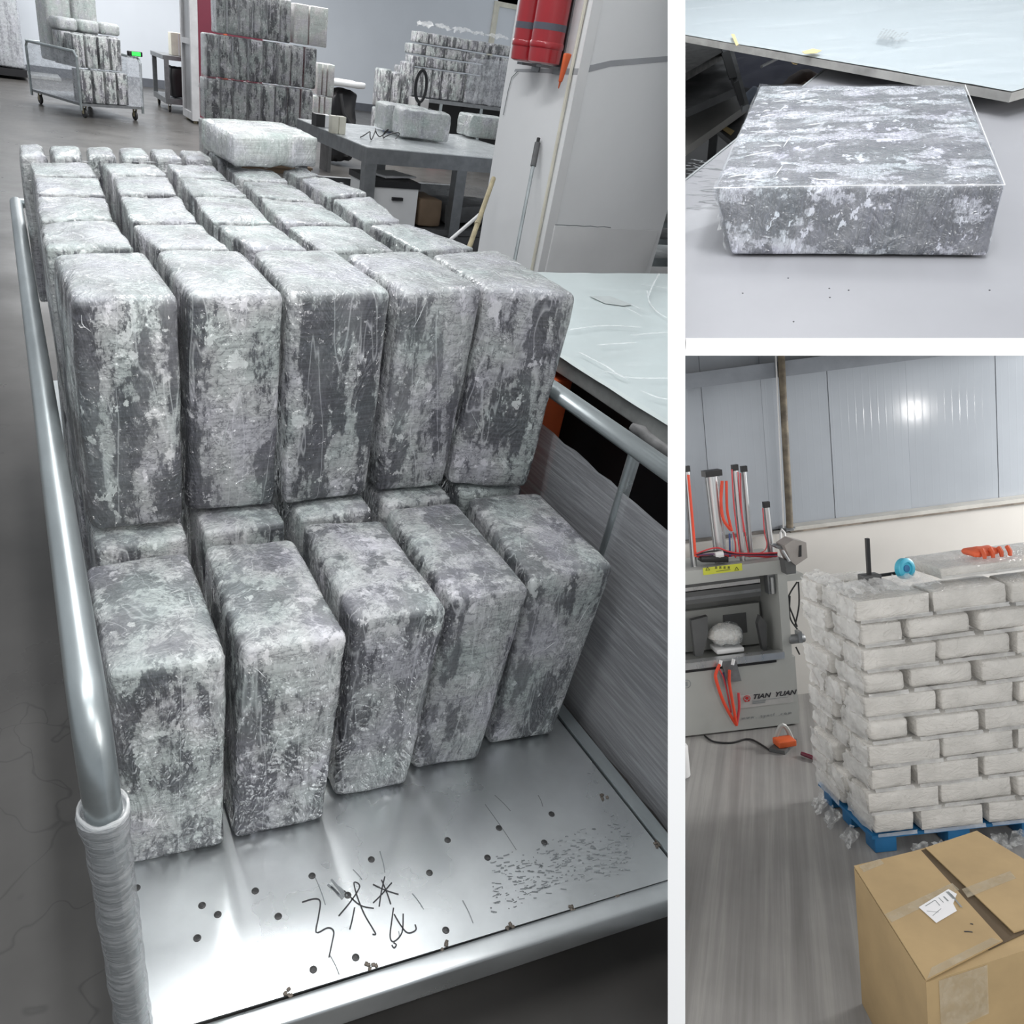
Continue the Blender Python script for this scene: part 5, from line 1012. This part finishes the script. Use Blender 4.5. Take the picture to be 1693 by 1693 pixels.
# film-wrapped bundle on the machine
q = mp(1204, 1083, MY + .12); zr = mp(1230, 1084).z
bd = solo('film_bundle', MB().soft(cbox(q.x - .13, q.x + .14, MY + .06, MY + .26, zr + .03, zr + .22), .09, (6, 4, 5), .018, 12, .02, 3), M['tissue'], 'white bundle wrapped in crinkled film sitting in the machine', 'bundle', s=3)
piece(bd, 'bundle_base', MB().soft(cbox(q.x - .10, q.x + .11, MY + .07, MY + .24, zr + .001, zr + .04), .012, (1, 1, 0), 0, 1, 0), M['white'], flat=False)
piece(bd, 'film', MB().soft(cbox(q.x - .125, q.x + .145, MY + .045, MY + .27, zr + .02, zr + .235), .10, (9, 5, 7), .010, 14, .006, 8, 1, 1.0), M['film'], flat=False)
# foot pedal
q = Z3(1298, 1236, FZ)
T = Thing('foot_pedal', 'grey foot pedal with orange tread on the floor by the machine', 'pedal', q, s=3)
T.part('base', MB().prism([Z3(x, y, FZ + .001) for x, y in ((1272, 1243), (1298, 1248), (1318, 1228), (1296, 1224))], (0, 0, .03)), M['machine_dk'], flat=True)
T.part('guard', MB().tube([(q.x - .06 + .13 * t, q.y + .03, FZ + .03 + .13 * math.sin(math.pi * t)) for t in [k / 10 for k in range(11)]], .016, 8), M['machine'])
T.part('tread', MB().soft(ybox(q.x - .01, q.y - .02, FZ + .032, .13, .10, .05, .1), .01, (0, 0, 0), 0, 1, 0), M['orange'])
solo('pedal_cable', MB().tube(smooth([Z3(x, y, FZ + .008) for x, y in ((1272, 1240), (1240, 1222), (1210, 1228), (1180, 1226), (1165, 1216))]), .007, 8), M['black'], 'black pedal cable lying on the floor under the machine', 'cable', s=3)
q = Z3(1132, 1282, FZ); wrl = solo('white_roll', MB().lathe([(.05, 0), (.058, .01), (.058, .22), (.05, .235), (.02, .235)], (q.x - .02, q.y, FZ), 20), M['white'], 'white roll standing on the floor at the left edge by the machine', 'roll', s=3)
piece(wrl, 'core', MB().lathe([(.018, 0), (.018, .24)], (q.x - .02, q.y, FZ), 12), M['brown'], flat=False)
# ---- stack of white packs on a blue pallet
H0, H1 = -.03, 1.335; RH = (H1 - H0) / 10
rs = random.Random(21)
for r_ in range(10):
    z1_ = H1 - r_ * RH; z0_ = z1_ - RH + .001
    long_ = (r_ % 2 == 0)
    bxs = [0, .40, .80, 1.20] if long_ else [.02, .265, .63, 1.0]
    jx = rs.uniform(-.012, .012)
    for c_ in range(3):
        x0, x1 = bxs[c_] + .003 + jx, bxs[c_ + 1] - (.003 if long_ else .014) + jx; y0 = rs.uniform(-.012, .010); y1 = y0 + (.20 if long_ else .29)
        o = pack([(x0, y0, z0_), (x1, y0, z0_ + rs.uniform(-.002, .004)), (x1, y1, z0_), (x0, y1, z0_), (x0, y0, z1_ - .004), (x1, y0, z1_ - rs.uniform(.001, .005)), (x1, y1, z1_ - .004), (x0, y1, z1_ - .004)], 'white pack in the pallet stack, front face, %s row down, %s from the corner' % (ORD[r_], ORD[c_]), M['tissue'], 'white packs on the blue pallet', s=3, n=(5, 2, 3), amp=.006, r=rs.choice((.012, .02, .034)), freq=11, bulge=.008, name='tissue_pack', fit=.8)
        fb = MB().sheet([(x0 + .01, y0 - .012, z0_ + .004), (x1 - .01, y0 - .014, z0_ + .006), (x1 - .01, y0 - .008, z0_ + .026), (x0 + .01, y0 - .008, z0_ + .022)], 12, 3, .004, 14, r_ * 3 + c_, .05)
        piece(o, 'film_edge', fb, M['film_crumple'], flat=False)
        if c_ == 0:
            piece(o, 'film_end', MB().sheet([(x0 - .016, y0 + .01, z0_ + .008), (x0 - .016, y1 - .012, z0_ + .008), (x0 - .016, y1 - .012, z1_ - .012), (x0 - .016, y0 + .01, z1_ - .012)], 8, 7, .011, 13, r_ + .5, .10), M['film_crumple'], flat=False)
    ys = [.205, .41, .615] if long_ else [.31, .615]
    for c_ in range(len(ys) - 1):
        y0, y1 = ys[c_] + .004, ys[c_ + 1] - .008; x0 = jx + rs.uniform(-.01, .02); x1 = x0 + .36
        o = pack(cbox(x0, x1, y0, y1, z0_, z1_ - .004), 'white pack in the pallet stack, left face, %s row down, %s behind the corner' % (ORD[r_], ORD[c_]), M['tissue'], 'white packs on the blue pallet', s=3, n=(2, 3, 3), amp=.006, r=.03, freq=11, bulge=.006, name='tissue_pack', fit=.8)
        piece(o, 'film_end', MB().sheet([(x0 - .020, y0 + .01, z0_ + .008), (x0 - .020, y1 - .012, z0_ + .008), (x0 - .020, y1 - .012, z1_ - .012), (x0 - .020, y0 + .01, z1_ - .012)], 8, 7, .013, 13, r_ * 5 + c_, .12), M['film_crumple'], flat=False)
pal = Thing('blue_pallet', 'blue plastic pallet under the stack of white packs', 'pallet', (.6, .3, FZ), s=3)
pal.part('deck', MB().box(.02, 1.3, .02, .62, H0 - .022, H0 - .002), M['blue'], flat=True)
for x in (.04, .44, .84, 1.16):
    for y in (.03, .28, .5): pal.part('block', MB().soft(cbox(x, x + .12, y, y + .10, FZ + .001, H0 - .022), .006, (0, 0, 0), 0, 1, 0), M['blue'])
tf = Thing('trailing_film', 'torn clear film trailing from the stack onto the floor', 'film', (.2, .0, FZ), s=3)
for k, (x, y) in enumerate(((.24, -.02), (.34, -.03), (.66, -.02), (.78, .0))): tf.part('film_tail', MB().sheet([(x - .05, y - .02, FZ + .008), (x + .05, y - .05, FZ + .008), (x + .04, y - .02, H0 - .02), (x - .04, y - .02, H0 - .02)], 5, 6, .014, 26, k, .25), M['film'])
for k, y in enumerate((.15, .35, .5)): tf.part('film_tail', MB().sheet([(-.09, y - .06, FZ + .008), (-.07, y + .06, FZ + .008), (-.015, y + .06, H0 - .02), (-.015, y - .06, H0 - .02)], 5, 6, .014, 24, k + 9, .25), M['film'])
tf = Thing('top_film', 'crumpled clear film over the top row of the white stack', 'film', (.3, .1, H1), s=3)
for k in range(5): x = .02 + .080 * k; tf.part('film_flap', MB().sheet([(x - .03, -.01, H1 + .022), (x + .10, -.01, H1 + .022), (x + .09, .14, H1 + .05), (x - .02, .14, H1 + .045)], 9, 7, .016, 22, k * 2.3, .15), M['film_crumple'])
for k in range(4): y = .03 + .13 * k; tf.part('film_flap', MB().sheet([(-.02, y, H1 + .022), (-.02, y + .16, H1 + .022), (.06, y + .15, H1 + .05), (.06, y, H1 + .045)], 9, 7, .018, 22, k * 3.3 + 40, .15), M['film_crumple'])
# things on top of the stack
def tp(px, py, y=.21): return Y3(px, py, y)
q = tp(1438, 960); zb0 = H1 + .006
T = Thing('strap_stand', 'black stand with an upright rod on top of the white stack', 'stand', (q.x, .21, zb0), s=3)
T.part('foot', MB().box(q.x - .02, q.x + .06, .19, .23, zb0, zb0 + .02), M['black'], flat=True)
T.part('block', MB().soft(cbox(q.x - .045, q.x + .05, .18, .25, zb0 + .02, zb0 + .06), .004, (0, 0, 0), 0, 1, 0), M['steel_dark'])
T.part('rod', MB().box(q.x - .009, q.x + .009, .205, .223, zb0 + .06, tp(1437, 890).z), M['black'], flat=True)
T.part('arm', MB().bar((tp(1432, 956).x, .26, zb0 + .03), (tp(1512, 954).x, .26, zb0 + .035), .012, .016), M['black']); T.part('arm_tip', MB().prism([(tp(1510, 954).x, .252, zb0 + .025), (tp(1520, 954).x, .252, zb0 + .035), (tp(1514, 954).x, .252, zb0 + .055)], (0, .016, 0)), M['black'])
q = tp(1496, 940, .20); T = Thing('tape_dispenser', 'light blue tape dispenser lying on the white stack', 'tape dispenser', (q.x, .20, zb0), s=3)
T.part('wheel', MB().lathe([(.052, -.018), (.058, -.014), (.058, .014), (.052, .018), (.035, .018), (.033, .010)], (q.x, .20, q.z), 24, (.35, -1, .15)), M['blue_lt']); T.part('hub', MB().lathe([(.02, .0), (.02, .014)], (q.x, .20, q.z), 14, (.35, -1, .15)), M['blue'])
T.part('handle', MB().tube([(q.x + .03, .21, q.z - .05), (q.x + .02, .21, (q.z + zb0) / 2 - .005), (q.x + .02, .21, zb0 + .014)], .014, 8), M['blue_lt'])
x0, x1 = tp(1556, 960, .12).x, 1.35; zt2 = tp(1600, 934, .12).z
o = pack(cbox(x0, x1, .12, .46, H1 + .006, zt2), 'white pack lying alone on top of the stack at the right', M['tissue'], s=3, n=(5, 3, 3), amp=.005, r=.016, freq=11, name='tissue_pack', creases=8)
piece(o, 'film_edge', MB().sheet([(x0 - .03, .10, H1 + .012), (x1, .09, H1 + .012), (x1, .11, H1 + .035), (x0, .11, H1 + .035)], 14, 4, .006, 14, 3, .08), M['film_crumple'], flat=False)
gx0, gx1 = tp(1606, 920, .2).x, tp(1655, 920, .2).x
gv = solo('orange_glove', MB().soft(cbox(gx0, gx1, .18, .30, zt2 + .006, zt2 + .06), .028, (6, 3, 2), .008, 20, .004, 3), plain('glove_orange', (.75, .13, .05), .5), 'bright orange rubber glove lying on the topmost white pack', 'glove', s=3)
for k in range(4): piece(gv, 'finger', MB().tube([(gx0 + .05 + .045 * k, .19, zt2 + .055), (gx0 + .045 + .045 * k, .165, zt2 + .035), (gx0 + .04 + .045 * k, .155, zt2 + .012)], [.012, .012, .009], 8), bpy.data.materials['glove_orange'], flat=False)
q = Z3(1336, 1255, FZ); solo('hand_tool', MB().tube([q + Vector((-.02, .05, .02)), q + Vector((.02, -.02, .02)), q + Vector((.04, -.06, .015))], [.014, .016, .008], 8), M['burgundy'], 'dark red tool handle on the floor beside the white stack', 'tool handle', s=3)
# ---- carton
CZ = .50; A = Z3(1412, 1433, CZ); Nn = Z3(1531, 1622, CZ); Rr = Z3(1615, 1375, CZ); lv = Nn - A; wv_ = Rr - A
ct = Thing('cardboard_carton', 'brown cardboard carton taped shut with a white label in the corner', 'box', ((A + Nn + wv_ * .5) - (lv * .5)), s=3)
ct.loc.z = FZ; ct.o.matrix_world = MS[3] @ Matrix.Translation(ct.loc)
B0 = [A, Nn, Nn + wv_, A + wv_]; ins = [p.copy() for p in B0]
ct.part('side_walls', MB().hexa([Vector((p.x, p.y, FZ + .001)) for p in B0] + [Vector((p.x, p.y, CZ - .006)) for p in B0]), M['carton'], flat=True)
ga, gb = Z3(1523, 1406, CZ), Z3(1660, 1557, CZ)
def lerp(a, b, t): return a + (b - a) * t
f1 = [A, Nn, gb + Vector((-.004, 0, 0)), ga + Vector((-.004, 0, 0))]; th = .005
ga2, gb2 = Z3(1530, 1403, CZ), Z3(1676, 1543, CZ)
ct.part('flap', MB().prism([p + Vector((0, 0, .0)) for p in f1], (0, 0, th)), M['carton'], flat=True)
f2 = [ga2, gb2, gb2 + wv_ * .62, A + wv_ + (ga - ga)]
ct.part('flap', MB().prism(f2, (0, 0, th)), M['carton'], flat=True)
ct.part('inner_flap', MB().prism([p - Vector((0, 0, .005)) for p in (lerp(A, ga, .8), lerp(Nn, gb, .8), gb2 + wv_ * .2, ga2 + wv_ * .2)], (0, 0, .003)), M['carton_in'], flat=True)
def topq(pxs, dz): return [Z3(x, y, CZ + th + dz) for x, y in pxs]
ct.part('packing_tape', MB().prism(topq([(1462, 1512), (1574, 1460), (1586, 1471), (1474, 1525)], .0006), (0, 0, .0005)), M['tape'], flat=True)
ct.part('packing_tape', MB().prism(topq([(1590, 1470), (1670, 1440), (1680, 1452), (1600, 1484)], .0006), (0, 0, .0005)), M['tape'], flat=True)
ct.part('packing_tape', MB().prism(topq([(1540, 1600), (1640, 1550), (1655, 1556), (1533, 1618)], .0006), (0, 0, .0005)), M['tape'], flat=True)
ct.part('packing_tape', MB().prism(topq([(1420, 1432), (1455, 1420), (1462, 1428), (1428, 1442)], .0006), (0, 0, .0005)), M['tape'], flat=True)
lab = ct.part('shipping_label', MB().prism(topq([(1519, 1500), (1568, 1470), (1582, 1478), (1576, 1494), (1582, 1506), (1548, 1526)], .0016), (0, 0, .0006)), M['paper'], flat=True, label='white shipping label')
pr = MB()
for (a, b, w) in (((1566, 1474), (1578, 1486), .012), ((1572, 1478), (1590, 1500), .006), ((1552, 1484), (1560, 1492), .003), ((1546, 1488), (1554, 1497), .003), ((1530, 1498), (1546, 1488), .003), ((1532, 1506), (1552, 1508), .002), ((1542, 1514), (1556, 1502), .002), ((1560, 1482), (1568, 1490), .006)): pr.ribbon(topq([a, b], .0026), w, (0, 0, 1))
ct.part('label_print', pr, M['ink_grey'], parent=lab, flat=True)
ct.part('scuff', MB().ribbon(topq([(1594, 1540), (1601, 1540), (1608, 1541)], .001), .006, (0, 0, 1)).ribbon(topq([(1604, 1527), (1609, 1528)], .001), .006, (0, 0, 1)), M['ink'], flat=True)
fv = (Nn + wv_ * .2); ct.part('side_tape', MB().prism([lerp(Nn, Nn + wv_, .08) + Vector((0, -.002, -.012)), lerp(Nn, Nn + wv_, .40) + Vector((0, -.002, -.012)), lerp(Nn, Nn + wv_, .40) + Vector((0, -.002, -.20)), lerp(Nn, Nn + wv_, .08) + Vector((0, -.002, -.22))], (0, -.0006, 0)), M['tape'], flat=True)
# ================================================================== end the places at the partitions
Rw = CW.to_3x3()
PA, PB = Rw @ wA, Rw @ wB
PLANES = {1: [(PA, -T_A / 2 - .001)], 2: [(-PA, -T_A / 2 - .001), (PB, -T_B / 2 - .001)], 3: [(-PA, -T_A / 2 - .001), (-PB, -T_B / 2 - .001)]}   # keep (X-C).n <= d
bpy.context.view_layer.update()
dead = []
for o in list(scene.objects):
    if o.type != 'MESH' or o.name.startswith('wall_partition') or o.name.startswith('wall_divider'): continue
    s = SET.get(o.name, 1); mw = o.matrix_world
    for nrm, d in PLANES[s]:
        ds = [(mw @ v.co - C1).dot(nrm) for v in o.data.vertices]
        if not ds or max(ds) <= d + 1e-5: continue
        if min(ds) >= d: dead.append(o); break
        if o.data.users > 1: o.data = o.data.copy()
        bm = bmesh.new(); bm.from_mesh(o.data); inv = mw.inverted(); co = inv @ (C1 + nrm * d); no = (inv.to_3x3() @ nrm).normalized()
        bmesh.ops.bisect_plane(bm, geom=bm.verts[:] + bm.edges[:] + bm.faces[:], dist=1e-6, plane_co=co, plane_no=no, clear_outer=True)
        ed = [e for e in bm.edges if e.is_boundary and all(abs((v.co - co).dot(no)) < 1e-4 for v in e.verts)]
        if ed and len(bm.faces) < 60: bmesh.ops.holes_fill(bm, edges=ed, sides=0)
        bm.to_mesh(o.data); bm.free(); o.data.update()
for o in dead:
    for c in list(o.children): bpy.data.objects.remove(c)
    bpy.data.objects.remove(o)
for o in list(scene.objects):
    if '_b' in o: del o['_b']
    if o.type == 'EMPTY' and not o.children: bpy.data.objects.remove(o)
